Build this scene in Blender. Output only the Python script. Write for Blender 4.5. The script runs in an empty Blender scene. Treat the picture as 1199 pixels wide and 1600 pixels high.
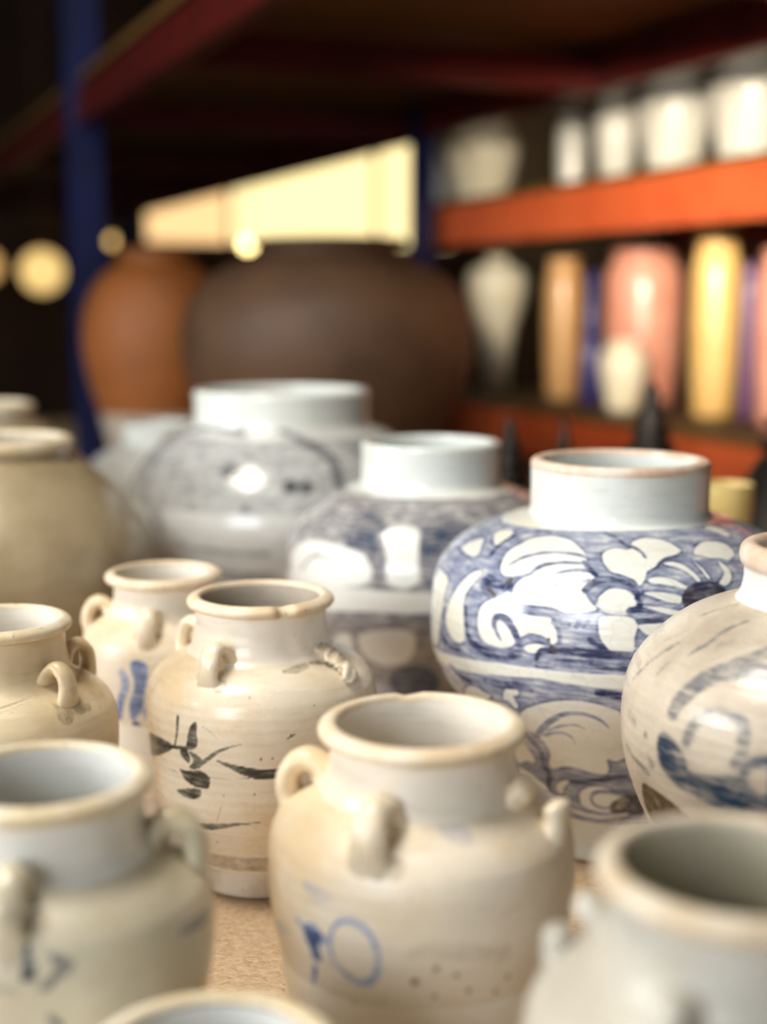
import bpy, math, random
import numpy as np

# ------------------------------------------------------------------ camera, world, lights, exposure
SC = bpy.context.scene
COL = SC.collection
SHELF = 0.80                       # top of the display deck above the floor
def R(d): return math.radians(d)
cam_data = bpy.data.cameras.new('camera')
cam = bpy.data.objects.new('camera', cam_data); COL.objects.link(cam)
cam.location = (0, 0, SHELF+.40); cam.rotation_euler = (R(90-8.93), 0, 0)
cam_data.sensor_fit = 'VERTICAL'; cam_data.sensor_height = 36; cam_data.lens = 36*2100/1600
cam_data.clip_start = .02; cam_data.clip_end = 60
cam_data.dof.use_dof = True; cam_data.dof.focus_distance = .80; cam_data.dof.aperture_fstop = 2.7
SC.camera = cam

world = bpy.data.worlds.new('market_hall_air'); SC.world = world; world.use_nodes = True
bg = world.node_tree.nodes['Background']; bg.inputs[0].default_value = (1, .93, .82, 1); bg.inputs[1].default_value = .08

def area(name, loc, aim, size, power, col, spread=180):
    l = bpy.data.lights.new(name, 'AREA'); l.shape = 'RECTANGLE'; l.size, l.size_y = size; l.energy = power; l.color = col; l.spread = R(spread)
    o = bpy.data.objects.new(name, l); COL.objects.link(o); o.location = loc
    d = [aim[i]-loc[i] for i in range(3)]
    yaw = math.atan2(d[0], d[1]); pit = math.atan2(d[2], math.hypot(d[0], d[1]))
    o.rotation_euler = (R(90)+pit, 0, -yaw)
    return o
area('daylight_opening', (-1.7, -2.4, 1.95), (0, 1.0, .95), (1.7, 1.4), 66, (.90, .95, 1))
area('side_window', (-2.9, .2, 1.75), (0, .9, .95), (1.2, 1.1), 62, (.95, .97, 1))
area('skylight_panel', (-.7, .65, 2.75), (0, .9, .9), (.7, .5), 34, (1, .92, .80))
area('far_rack_fill', (-.32, -.78, 1.57), (.735, 3.05, 1.45), (.16, .16), 5.2, (1, .88, .70), 22)  # added fill with no fitting behind it, brightens the far rack
SC.view_settings.view_transform = 'Standard'; SC.view_settings.look = 'None'
SC.view_settings.exposure = 0.15; SC.view_settings.gamma = 1; SC.view_settings.use_curve_mapping = False

# ---- jar outlines: (radius, height) in millimetres ----
INNER = [(41, 198), (40.6, 182), (41.5, 166), (58, 152), (69, 132), (69, 80), (56, 30), (40, 13), (2, 11)]
RIM = [(44.8, 193), (46.6, 193), (49.2, 194), (50.4, 196.2), (49.8, 198.6), (47.4, 200.4), (44.2, 201.2), (42.1, 200.6), (41, 198)]
def fit(pts, kr, kh): return [(r*kr, h*kh) for r, h in pts]
BAMBOO = [(47, 0), (51, 2), (52.5, 10), (54, 20), (58.5, 28), (65, 40), (72, 54), (75, 66), (77.4, 90), (78.9, 108), (79.7, 124), (79, 134), (76.5, 143), (70.5, 151.5), (61, 157.8), (53, 161.5), (49, 165.5), (46.8, 171), (45.4, 179), (44.7, 187), (44.8, 193)]
CENTRE = [(43, 0), (47, 3), (50, 14), (52.5, 26), (57, 45), (63, 62), (68.4, 82), (72, 100), (74.5, 115), (75.2, 130), (74.3, 143), (71.5, 151.5), (65, 159), (57, 163.5), (50, 168), (46.7, 174), (45.2, 181), (44.7, 187.5), (44.8, 193)]
BLUE = [(76, 0), (80, 2.5), (79.5, 14), (79.5, 30), (81.5, 42), (86.5, 58), (95, 76), (105, 91), (115, 103), (123, 113), (131, 125), (136.5, 138), (139.2, 152), (139.6, 165), (139, 179), (136, 197), (128, 214), (112, 227.5), (88, 238.5), (74, 242.5), (68.3, 243.6), (66.3, 245.5), (65.5, 250), (65.4, 262), (65.6, 278)]
BLUE_RIM = [(65.6, 278), (65.8, 281), (65, 283.6), (62.5, 285), (59.5, 285), (57.2, 283.8), (56.3, 281)]
BLUE_IN = [(56.3, 281), (56.2, 262), (57, 242), (80, 232), (118, 213), (130, 180), (126, 135), (90, 80), (70, 40), (60, 16), (2, 13)]
MID = [(80, 0), (84, 3), (84, 25), (92, 55), (108, 82), (124, 106), (132.5, 124), (136.2, 146), (136.5, 160), (133, 178), (122, 197), (108, 210), (90, 221.5), (74, 228), (67.5, 230), (65.8, 234), (65.3, 245), (65.6, 263)]
MID_RIM = [(65.6, 263), (65.8, 266.5), (64.5, 269.3), (62, 270), (58.5, 269.4), (57, 267)]
MID_IN = [(57, 267), (57, 250), (58, 228), (85, 214), (120, 180), (120, 120), (80, 40), (60, 16), (2, 13)]
GREY = [(72, 0), (76, 3), (77, 24), (82, 62), (90.5, 92), (98, 110), (106.5, 130), (111.5, 146), (113.6, 162), (113.4, 176), (110, 194), (99.5, 210), (82, 225), (66, 233), (54, 237), (50.5, 241), (48.8, 248), (48.6, 256)]
GREY_RIM = [(48.6, 256), (50.2, 257.5), (51.4, 261), (50.8, 266), (47.8, 269), (43, 269), (40.6, 266), (40.4, 262)]
GREY_IN = [(40.4, 262), (41.5, 240), (60, 225), (95, 200), (103, 165), (85, 100), (68, 40), (58, 16), (2, 13)]
OLIVE = [(84, 0), (88, 3), (92, 22), (118, 52), (140, 84), (150.5, 106), (154.4, 134), (152.5, 152), (147, 168), (132.5, 192), (114, 214), (93, 233.5), (78, 243), (73.5, 247), (72.5, 252)]
OLIVE_RIM = [(72.5, 252), (75, 254), (76.5, 258.5), (75, 263), (70, 265.5), (64, 265), (61, 261)]
OLIVE_IN = [(61, 261), (64, 240), (100, 214), (136, 165), (140, 120), (110, 60), (80, 18), (2, 14)]
BIG = [(104, 0), (110, 3), (112, 26), (132, 62), (158, 98), (176, 132), (183, 160), (181, 178), (172, 200), (157, 222), (136, 243), (112, 257), (103.5, 261), (101.5, 265), (101, 276), (101, 290)]
BIG_RIM = [(101, 290), (101.6, 294.5), (100, 298.5), (96, 300.5), (91, 299.5), (89, 296)]
BIG_IN = [(89, 296), (90, 270), (100, 256), (150, 215), (170, 165), (140, 90), (100, 30), (2, 16)]
PROFILES = dict(bamboo=(BAMBOO, RIM, INNER), centre=(CENTRE, RIM, INNER), blue=(BLUE, BLUE_RIM, BLUE_IN), mid=(MID, MID_RIM, MID_IN),
    grey=(GREY, GREY_RIM, GREY_IN), olive=(OLIVE, OLIVE_RIM, OLIVE_IN), big=(BIG, BIG_RIM, BIG_IN),
    leftmid=(fit(BAMBOO, .92, .985), fit(RIM, .91, .985), fit(INNER, .91, .985)),
    white=(fit(CENTRE, .962, .985), fit(RIM, .945, .985), fit(INNER, .945, .985)),
    small=(fit(CENTRE, .872, .955), fit(RIM, .905, .955), fit(INNER, .872, .955)),
    front=(fit(CENTRE, .95, 1.08), fit(RIM, .945, 1.08), fit(INNER, .94, 1.08)),
    low=(fit(CENTRE, .93, .665), fit(RIM, .96, .665), fit(INNER, .93, .665)),
    squat=(fit(MID, .85, .80), fit(MID_RIM, .85, .80), fit(MID_IN, .85, .80)))
def crom(pts, step):
    """Catmull-Rom (centripetal-ish) through pts, resampled about every step."""
    p = np.array(pts, float); n = len(p)
    P = np.vstack([2*p[0]-p[1], p, 2*p[-1]-p[-2]])
    out = []
    for i in range(n-1):
        p0, p1, p2, p3 = P[i:i+4]
        d = [max(np.linalg.norm(b-a), 1e-6)**.5 for a, b in ((p0, p1), (p1, p2), (p2, p3))]
        m1 = (p1-p0)/d[0]-(p2-p0)/(d[0]+d[1])+(p2-p1)/d[1]
        m2 = (p2-p1)/d[1]-(p3-p1)/(d[1]+d[2])+(p3-p2)/d[2]
        m1 *= d[1]; m2 *= d[1]
        k = max(1, int(round(np.linalg.norm(p2-p1)/step)))
        for t in np.arange(k)/k:
            t2, t3 = t*t, t**3
            out.append((2*t3-3*t2+1)*p1+(t3-2*t2+t)*m1+(-2*t3+3*t2)*p2+(t3-t2)*m2)
    out.append(p[-1])
    return np.array(out)
def arclen(c):
    return np.concatenate([[0], np.cumsum(np.linalg.norm(np.diff(c, axis=0), axis=1))])
# ---- brushwork and other marks in surface coordinates: (angle in degrees from the front, mm along the wall from the foot[, width mm]) ----
BRUSH = {
 'blue': [
  ('S',0.7,[-50.3,242.5,4.4,-52.2,254.7,4.5,-50.8,263.8,4.5,-49.2,272.5,4.5,-46.1,277.6,4.5,-41.4,280.4,4.5,-36.4,280.4,4.4,-30.2,277.8,4.4,-24.6,269.2,4.4,-21.7,262.3,4.3,-20.7,255.7,4.3,-23.1,254.7,4.3,-28.6,253.9,4.3,-34.0,251.1,4.3,-36.7,247.2,4.3,-38.7,240.2,4.3,-42.6,236.2,4.4,-45.6,235.1,4.4,-48.1,236.7,4.4,-50.3,242.5,4.4]),
  ('S',0.7,[-37.2,238.5,4.3,-35.5,244.0,4.3,-32.9,248.3,4.3,-28.2,251.5,4.3,-22.8,252.2,4.3,-20.2,252.8,4.3,-19.3,247.0,4.3,-16.6,242.5,4.2,-19.6,234.5,4.2,-19.1,229.6,4.2,-17.5,224.2,4.2,-15.5,219.0,4.2,-20.2,216.6,4.2,-23.8,215.8,4.2,-28.0,217.8,4.2,-33.6,218.0,4.3,-38.8,218.5,4.3,-41.1,222.6,4.3,-41.6,227.9,4.3,-40.4,233.5,4.3,-37.2,238.5,4.3]),
  ('S',0.7,[-4.1,279.4,4.4,-0.2,284.7,4.4,4.3,285.6,4.4,9.7,282.5,4.4,12.8,277.1,4.4,14.5,270.4,4.3,14.4,268.0,4.3,11.2,264.0,4.3,7.1,261.6,4.3,4.2,257.1,4.3,2.4,252.3,4.2,-0.5,248.2,4.2,-1.6,241.7,4.2,-3.3,236.7,4.2,-4.6,240.6,4.2,-6.1,242.6,4.2,-8.6,245.1,4.2,-12.0,247.5,4.2,-13.6,252.0,4.3,-14.9,256.7,4.3,-15.5,264.2,4.3,-13.4,269.7,4.3,-10.2,271.7,4.3,-5.8,270.5,4.3,-4.1,279.4,4.4]),
  ('S',0.7,[19.0,264.3,4.3,22.2,271.3,4.4,27.1,276.0,4.4,31.9,276.4,4.4,36.3,274.1,4.4,37.8,268.5,4.4,36.6,261.0,4.4,33.8,257.0,4.4,30.4,254.7,4.3,28.4,257.3,4.3,24.7,258.2,4.3,21.5,261.6,4.3,19.0,264.3,4.3]),
  ('S',0.7,[-14.0,229.9,4.2,-12.1,233.3,4.2,-9.5,234.0,4.2,-7.1,232.8,4.2,-4.9,229.0,4.2,-4.3,225.5,4.2,-4.8,222.6,4.2,-7.1,219.1,4.2,-9.7,216.8,4.2,-12.3,217.3,4.2,-14.5,222.5,4.2,-15.2,225.9,4.2,-14.0,229.9,4.2]),
  ('S',0.7,[-14.5,212.9,4.2,-12.3,215.2,4.2,-7.9,215.7,4.2,-5.3,213.7,4.2,-4.1,209.6,4.2,-4.9,202.5,4.2,-5.2,192.8,4.2,-8.6,192.6,4.2,-11.1,192.7,4.2,-12.9,196.7,4.2,-14.3,202.4,4.2,-14.5,212.9,4.2]),
  ('S',0.7,[5.6,255.8,4.3,9.1,256.8,4.3,12.2,253.4,4.3,14.5,247.2,4.2,15.8,239.5,4.2,14.6,239.2,4.2,13.4,244.6,4.2,10.6,250.5,4.2,7.5,253.2,4.3,5.6,255.8,4.3]),
  ('S',0.7,[-0.3,241.7,4.2,2.8,243.2,4.2,6.1,242.0,4.2,9.0,238.3,4.2,11.0,234.8,4.2,9.9,234.0,4.2,7.1,236.0,4.2,3.4,237.6,4.2,-0.0,238.7,4.2,-0.3,241.7,4.2]),
  ('S',0.7,[-2.2,231.2,4.2,0.6,232.1,4.2,4.5,231.1,4.2,8.5,228.7,4.2,7.9,224.1,4.2,4.2,225.5,4.2,0.5,228.6,4.2,-2.2,231.2,4.2]),
  ('S',0.7,[-2.7,222.2,4.2,1.2,221.8,4.2,4.8,220.4,4.2,8.4,218.1,4.2,7.6,215.7,4.2,4.0,217.5,4.2,0.3,220.1,4.2,-2.7,222.2,4.2]),
  ('S',0.7,[16.5,257.8,4.3,17.9,252.6,4.3,18.9,246.5,4.3,19.3,240.5,4.2,18.3,241.2,4.2,17.6,249.0,4.3,16.5,257.8,4.3]),
  ('S',0.7,[25.8,254.0,4.3,27.6,250.5,4.3,27.8,243.5,4.3,26.2,237.5,4.3,23.7,234.2,4.2,21.9,236.5,4.2,23.8,240.1,4.3,25.7,245.1,4.3,25.8,254.0,4.3]),
  ('S',0.7,[43.0,296.6,4.5,50.8,295.7,4.6,50.6,286.9,4.5,48.9,280.3,4.5,45.6,278.8,4.5,43.2,284.7,4.5,42.2,291.9,4.5,43.0,296.6,4.5]),
  ('S',0.7,[-3.6,210.1,4.2,3.4,210.9,4.2,1.6,202.6,4.2,-1.5,203.9,4.2,-3.2,206.8,4.2,-3.6,210.1,4.2]),
  ('S',0.7,[-56.7,234.7,4.5,-56.8,229.1,4.5,-58.9,221.6,4.5,-60.1,214.0,4.5,-59.8,206.8,4.5,-58.6,195.1,4.5,-58.0,187.2,4.5,-58.6,182.7,4.5,-61.3,180.3,4.5,-64.6,181.7,4.6,-68.0,186.4,4.6,-69.4,195.0,4.6,-68.4,204.0,4.6,-66.8,210.8,4.6,-64.3,221.4,4.5,-61.8,228.4,4.5,-59.4,233.0,4.5,-56.7,234.7,4.5]),
  ('S',0.7,[-86.0,222.8,4.8,-75.0,222.2,4.6,-72.3,218.6,4.6,-72.7,211.2,4.6,-72.4,199.5,4.6,-74.2,181.9,4.7,-75.8,171.3,4.7,-83.4,169.1,4.8,-84.8,192.7,4.8,-87.2,208.6,4.8,-86.0,222.8,4.8]),
  ('S',0.7,[-79.0,246.2,4.7,-78.3,252.8,4.7,-75.0,259.0,4.7,-71.6,260.2,4.6,-66.5,251.8,4.6,-64.8,245.0,4.5,-68.2,243.2,4.6,-74.5,243.8,4.6,-79.0,246.2,4.7]),
  ('S',0.7,[-71.5,270.0,4.6,-70.6,275.9,4.6,-63.7,277.8,4.6,-60.4,271.5,4.6,-60.7,263.0,4.5,-61.0,258.6,4.5,-65.2,262.2,4.6,-71.5,270.0,4.6]),
  ('S',0.7,[-45.4,220.2,4.4,-49.2,216.0,4.4,-52.0,210.4,4.4,-52.8,202.4,4.4,-52.1,193.7,4.4,-50.1,187.9,4.4,-46.8,185.9,4.4,-42.4,186.0,4.3,-39.6,188.5,4.3,-38.0,193.1,4.3,-36.6,195.8,4.3,-34.6,198.7,4.3,-31.7,199.2,4.3,-28.8,197.1,4.2,-27.4,193.6,4.2,-26.0,195.7,4.2,-25.8,201.4,4.2,-27.0,206.2,4.2,-28.3,210.9,4.2,-33.5,211.1,4.3,-40.4,211.0,4.3,-42.8,213.2,4.3,-45.4,220.2,4.4]),
  ('S',0.7,[-35.8,188.7,4.3,-33.5,191.7,4.3,-31.0,192.6,4.3,-28.7,190.7,4.3,-30.1,187.2,4.3,-34.0,185.8,4.3,-35.8,188.7,4.3]),
  ('S',0.7,[-42.5,155.8,4.4,-39.6,158.2,4.4,-38.0,156.5,4.3,-38.7,152.6,4.4,-40.1,151.8,4.4,-39.9,147.6,4.4,-39.3,143.4,4.4,-40.9,140.0,4.4,-42.4,146.2,4.4,-44.2,146.8,4.4,-42.5,155.8,4.4]),
  ('S',0.7,[-61.3,145.0,4.6,-55.7,150.0,4.5,-52.0,147.5,4.5,-49.8,144.4,4.5,-63.6,124.4,4.6,-68.0,127.4,4.7,-61.3,145.0,4.6]),
  ('S',0.7,[-38.0,139.4,4.4,-34.0,145.7,4.3,-29.1,151.3,4.3,-22.7,155.2,4.3,-17.1,155.3,4.2,-12.1,152.7,4.2,-7.8,148.0,4.2,-4.8,132.6,4.3,-4.3,103.3,4.4,-8.0,92.9,4.4,-12.0,94.7,4.4,-11.2,84.5,4.4,-12.5,78.5,4.5,-17.5,78.0,4.5,-24.5,80.9,4.5,-30.3,81.0,4.5,-36.6,76.1,4.6,-37.4,81.4,4.5,-35.2,91.3,4.5,-35.3,100.4,4.5,-36.9,113.9,4.4,-39.7,116.0,4.5,-44.4,113.9,4.5,-42.1,126.6,4.4,-38.0,139.4,4.4]),
  ('S',0.7,[-49.1,100.8,4.6,-46.9,95.6,4.6,-45.6,88.8,4.6,-44.9,82.0,4.6,-46.4,76.8,4.6,-50.7,76.6,4.6,-58.2,70.2,4.7,-58.8,83.2,4.7,-49.1,100.8,4.6]),
  ('S',0.7,[-60.1,64.8,4.7,-53.7,65.1,4.7,-47.6,61.8,4.6,-43.3,57.6,4.6,-43.2,52.6,4.6,-50.8,51.9,4.7,-59.1,56.0,4.7,-60.1,64.8,4.7]),
  ('S',0.7,[-36.0,61.8,4.6,-32.3,66.5,4.6,-29.5,66.4,4.5,-32.4,60.9,4.6,-34.3,53.9,4.6,-37.2,56.2,4.6,-36.0,61.8,4.6]),
  ('S',0.7,[-25.1,56.0,4.6,-22.3,62.0,4.5,-18.0,65.2,4.5,-12.5,64.7,4.5,-8.3,61.4,4.5,-2.6,57.7,4.5,-1.2,51.5,4.5,-4.4,46.9,4.5,-10.8,43.7,4.5,-18.3,43.6,4.6,-24.2,47.1,4.6,-25.1,56.0,4.6]),
  ('P',0,[-50.3,242.5,-52.2,254.7,-50.8,263.8,-49.2,272.5,-46.1,277.6,-41.4,280.4,-36.4,280.4,-30.2,277.8,-24.6,269.2,-21.7,262.3,-20.7,255.7,-23.1,254.7,-28.6,253.9,-34.0,251.1,-36.7,247.2,-38.7,240.2,-42.6,236.2,-45.6,235.1,-48.1,236.7]),
  ('P',0,[-37.2,238.5,-35.5,244.0,-32.9,248.3,-28.2,251.5,-22.8,252.2,-20.2,252.8,-19.3,247.0,-16.6,242.5,-19.6,234.5,-19.1,229.6,-17.5,224.2,-15.5,219.0,-20.2,216.6,-23.8,215.8,-28.0,217.8,-33.6,218.0,-38.8,218.5,-41.1,222.6,-41.6,227.9,-40.4,233.5]),
  ('S',0.62,[-47.6,243.1,1.8,-46.6,245.9,3.1,-44.1,252.6,3.5,-39.2,258.7,3.5,-33.5,262.1,3.1,-25.3,262.2,3.5,-20.7,259.7,3.4]),
  ('S',0.62,[-32.2,236.5,1.3,-29.5,241.4,3.0,-26.2,245.0,3.4,-22.2,247.0,3.4,-18.7,247.1,3.4]),
  ('S',0.6,[-28.8,234.5,3.0,-25.2,236.3,3.8,-21.4,237.6,3.4,-18.5,239.1,3.0]),
  ('P',0,[-4.1,279.4,-0.2,284.7,4.3,285.6,9.7,282.5,12.8,277.1,14.5,270.4,14.4,268.0,11.2,264.0,7.1,261.6,4.2,257.1,2.4,252.3,-0.5,248.2,-1.6,241.7,-3.3,236.7,-4.6,240.6,-6.1,242.6,-8.6,245.1,-12.0,247.5,-13.6,252.0,-14.9,256.7,-15.5,264.2,-13.4,269.7,-10.2,271.7,-5.8,270.5]),
  ('S',0.7,[-7.4,277.6,3.9,-3.4,272.9,3.9,-1.1,267.6,3.4,-0.1,261.8,2.6]),
  ('P',0,[19.0,264.3,22.2,271.3,27.1,276.0,31.9,276.4,36.3,274.1,37.8,268.5,36.6,261.0,33.8,257.0,30.4,254.7,28.4,257.3,24.7,258.2,21.5,261.6]),
  ('P',0,[-14.0,229.9,-12.1,233.3,-9.5,234.0,-7.1,232.8,-4.9,229.0,-4.3,225.5,-4.8,222.6,-7.1,219.1,-9.7,216.8,-12.3,217.3,-14.5,222.5,-15.2,225.9]),
  ('S',0.22,[-15.1,222.5,3.4,-12.3,218.6,3.3,-7.9,217.8,3.3,-4.5,220.0,2.5]),
  ('P',0,[-14.5,212.9,-12.3,215.2,-7.9,215.7,-5.3,213.7,-4.1,209.6,-4.9,202.5,-5.2,192.8,-8.6,192.6,-11.1,192.7,-12.9,196.7,-14.3,202.4]),
  ('P',0,[5.6,255.8,9.1,256.8,12.2,253.4,14.5,247.2,15.8,239.5,14.6,239.2,13.4,244.6,10.6,250.5,7.5,253.2]),
  ('P',0,[-0.3,241.7,2.8,243.2,6.1,242.0,9.0,238.3,11.0,234.8,9.9,234.0,7.1,236.0,3.4,237.6,-0.0,238.7]),
  ('P',0,[-2.2,231.2,0.6,232.1,4.5,231.1,8.5,228.7,7.9,224.1,4.2,225.5,0.5,228.6]),
  ('P',0,[-2.7,222.2,1.2,221.8,4.8,220.4,8.4,218.1,7.6,215.7,4.0,217.5,0.3,220.1]),
  ('P',0.08,[16.5,257.8,17.9,252.6,18.9,246.5,19.3,240.5,18.3,241.2,17.6,249.0]),
  ('P',0,[25.8,254.0,27.6,250.5,27.8,243.5,26.2,237.5,23.7,234.2,21.9,236.5,23.8,240.1,25.7,245.1]),
  ('P',0.1,[43.0,296.6,50.8,295.7,50.6,286.9,48.9,280.3,45.6,278.8,43.2,284.7,42.2,291.9]),
  ('P',0,[-3.6,210.1,3.4,210.9,1.6,202.6,-1.5,203.9,-3.2,206.8]),
  ('P',0.97,[8.6,227.4,11.0,234.8,14.4,237.7,17.8,238.7,21.1,236.2,23.2,231.1,21.7,224.4,18.8,219.8,13.7,218.4,9.9,219.7]),
  ('S',0.95,[-4.4,227.7,2.5,-3.4,224.3,3.8,-3.6,221.3,2.9]),
  ('S',0.85,[-6.2,219.1,5.0,-3.6,220.1,4.2,-0.1,218.5,2.5]),
  ('S',0.92,[-4.1,212.6,2.9,-0.1,213.1,3.7,4.8,214.6,3.3]),
  ('S',0.8,[-19.1,231.9,5.5,-16.6,238.4,5.9,-12.8,240.9,5.1,-8.6,239.8,4.6,-5.6,235.7,4.2,-3.8,229.8,3.8]),
  ('S',0.85,[-21.5,255.0,3.4,-18.8,248.2,3.8,-16.4,243.1,3.4]),
  ('S',0.85,[-16.9,292.4,3.1,-11.0,286.0,3.9,-7.6,277.6,4.3,-5.2,273.7,3.9]),
  ('P',0,[-56.7,234.7,-56.8,229.1,-58.9,221.6,-60.1,214.0,-59.8,206.8,-58.6,195.1,-58.0,187.2,-58.6,182.7,-61.3,180.3,-64.6,181.7,-68.0,186.4,-69.4,195.0,-68.4,204.0,-66.8,210.8,-64.3,221.4,-61.8,228.4,-59.4,233.0]),
  ('P',0.06,[-86.0,222.8,-75.0,222.2,-72.3,218.6,-72.7,211.2,-72.4,199.5,-74.2,181.9,-75.8,171.3,-83.4,169.1,-84.8,192.7,-87.2,208.6]),
  ('P',0.15,[-79.0,246.2,-78.3,252.8,-75.0,259.0,-71.6,260.2,-66.5,251.8,-64.8,245.0,-68.2,243.2,-74.5,243.8]),
  ('P',0.1,[-71.5,270.0,-70.6,275.9,-63.7,277.8,-60.4,271.5,-60.7,263.0,-61.0,258.6,-65.2,262.2]),
  ('S',0.85,[-58.1,248.4,4.0,-59.3,257.2,4.1,-59.4,267.3,4.1,-58.1,275.7,4.1,-52.1,282.9,3.6,-43.7,285.5,3.1]),
  ('P',0,[-45.4,220.2,-49.2,216.0,-52.0,210.4,-52.8,202.4,-52.1,193.7,-50.1,187.9,-46.8,185.9,-42.4,186.0,-39.6,188.5,-38.0,193.1,-36.6,195.8,-34.6,198.7,-31.7,199.2,-28.8,197.1,-27.4,193.6,-26.0,195.7,-25.8,201.4,-27.0,206.2,-28.3,210.9,-33.5,211.1,-40.4,211.0,-42.8,213.2]),
  ('S',0.78,[-43.4,190.5,1.3,-44.8,194.8,2.6,-46.2,199.9,4.4,-46.0,204.5,5.2,-44.4,206.8,5.7,-41.8,205.2,6.1,-39.7,200.4,5.6,-38.0,194.4,5.2,-37.3,189.9,4.7]),
  ('P',0,[-35.8,188.7,-33.5,191.7,-31.0,192.6,-28.7,190.7,-30.1,187.2,-34.0,185.8]),
  ('S',0.85,[-51.8,181.6,5.3,-47.5,180.1,7.0,-41.7,180.6,6.9,-37.0,183.8,5.2]),
  ('S',0.9,[-58.8,206.4,3.1,-57.7,195.6,4.0,-55.6,185.2,5.4,-51.8,181.6,5.3]),
  ('S',0.8,[-72.0,187.9,4.2,-71.3,178.8,5.1,-67.1,175.1,5.0,-60.2,176.3,4.1]),
  ('P',0.8,[-55.2,228.8,-52.5,233.4,-47.9,231.7,-44.5,235.5,-42.4,229.0,-44.9,221.3,-48.6,217.2,-53.6,221.5]),
  ('S',1,[-31.8,182.2,2.6,-30.5,187.9,4.3,-25.9,189.7,5.5,-17.1,190.1,5.9,-6.0,189.4,5.4]),
  ('S',0.8,[-31.4,177.9,4.3,-24.0,182.0,5.5,-15.3,182.2,5.9,-5.9,180.8,5.4]),
  ('S',0.85,[-17.0,199.0,2.9,-15.1,196.0,3.8,-12.8,193.3,2.9]),
  ('S',0.75,[-27.6,208.5,2.5,-25.8,203.5,3.4,-25.1,195.1,3.0]),
  ('D',0.85,[-20.2,209.0,2.1,-18.7,208.0,1.7,-20.8,206.8,1.7,-17.6,210.7,1.3,-22.7,207.6,1.3]),
  ('P',0,[-42.5,155.8,-39.6,158.2,-38.0,156.5,-38.7,152.6,-40.1,151.8,-39.9,147.6,-39.3,143.4,-40.9,140.0,-42.4,146.2,-44.2,146.8]),
  ('P',0.05,[-61.3,145.0,-55.7,150.0,-52.0,147.5,-49.8,144.4,-63.6,124.4,-68.0,127.4]),
  ('P',0,[-38.0,139.4,-34.0,145.7,-29.1,151.3,-22.7,155.2,-17.1,155.3,-12.1,152.7,-7.8,148.0,-4.8,132.6,-4.3,103.3,-8.0,92.9,-12.0,94.7,-11.2,84.5,-12.5,78.5,-17.5,78.0,-24.5,80.9,-30.3,81.0,-36.6,76.1,-37.4,81.4,-35.2,91.3,-35.3,100.4,-36.9,113.9,-39.7,116.0,-44.4,113.9,-42.1,126.6]),
  ('S',0.6,[-38.2,109.8,4.9,-33.3,123.7,5.7,-29.0,134.7,5.2,-24.8,142.4,4.3,-20.8,145.0,3.8,-17.1,144.4,3.4,-13.4,139.9,2.6,-11.0,132.4,1.3]),
  ('S',0.5,[-32.0,121.5,3.1,-26.7,129.5,3.0,-22.8,132.8,2.2,-20.4,132.4,1.7,-18.5,129.5,0.9]),
  ('S',0.55,[-34.2,114.8,4.0,-28.6,121.2,3.5,-25.3,121.4,2.6,-23.5,116.8,2.2,-23.1,109.7,0.9]),
  ('S',0.75,[-43.0,110.3,5.4,-40.7,100.3,6.3,-39.6,88.3,7.3,-40.4,74.9,7.3,-38.7,66.6,7.3]),
  ('P',0,[-49.1,100.8,-46.9,95.6,-45.6,88.8,-44.9,82.0,-46.4,76.8,-50.7,76.6,-58.2,70.2,-58.8,83.2]),
  ('P',0.05,[-60.1,64.8,-53.7,65.1,-47.6,61.8,-43.3,57.6,-43.2,52.6,-50.8,51.9,-59.1,56.0]),
  ('P',0,[-36.0,61.8,-32.3,66.5,-29.5,66.4,-32.4,60.9,-34.3,53.9,-37.2,56.2]),
  ('S',0.9,[-28.5,66.4,4.5,-21.7,68.5,5.0,-14.4,72.7,4.9,-3.5,77.9,4.0]),
  ('S',0.85,[-39.1,72.4,5.5,-41.1,59.7,5.5,-40.7,51.4,4.6]),
  ('P',0,[-25.1,56.0,-22.3,62.0,-18.0,65.2,-12.5,64.7,-8.3,61.4,-2.6,57.7,-1.2,51.5,-4.4,46.9,-10.8,43.7,-18.3,43.6,-24.2,47.1]),
  ('S',0.6,[-3.3,60.0,4.1,-10.1,61.2,4.1,-15.4,61.0,4.1,-19.2,56.7,3.6,-18.7,50.0,2.7,-14.6,46.9,2.3,-9.9,47.6,2.7,-7.5,52.3,3.6]),
  ('S',0.05,[-33.0,42.3,2.3,-26.1,40.2,2.3,-19.5,39.1,2.3,-11.4,39.4,2.3,-1.9,42.1,2.3]),
  ('S',0.9,[-14.3,163.2,5.1,-10.8,162.4,6.3,-5.6,160.1,5.9]),
  ('S',0.8,[-49.7,157.9,5.3,-43.4,158.8,6.1,-36.7,161.1,6.1,-33.7,159.5,4.3]),
  ('S',0.85,[-67.6,159.3,4.6,-62.4,155.0,6.4,-57.6,153.0,4.5]),
 ],
 'bamboo': [
  ('P',0.95,[-69.8,117.7,-52.4,121.6,-41.8,119.5,-41.9,118.1,-48.1,112.8,-58.3,106.6,-71.8,101.2,-78.1,105.8]),
  ('S',0.7,[-38.4,140.1,2.5,-38.7,130.5,2.1,-40.8,120.2,1.3]),
  ('P',0.72,[-28.8,138.6,-26.9,138.5,-26.9,131.3,-26.4,126.6,-27.7,121.9,-31.2,119.4,-33.5,119.6,-32.8,125.1,-31.0,134.3]),
  ('S',0.97,[-43.3,118.5,2.1,-37.3,119.5,2.1,-33.9,120.0,2.9]),
  ('P',1,[-37.4,118.1,-33.6,118.7,-31.5,114.9,-32.6,110.1,-36.8,114.3]),
  ('P',0.75,[-31.7,118.3,-26.5,116.5,-24.6,112.9,-26.6,108.9,-30.5,106.2,-32.3,107.9,-29.7,112.6]),
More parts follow.
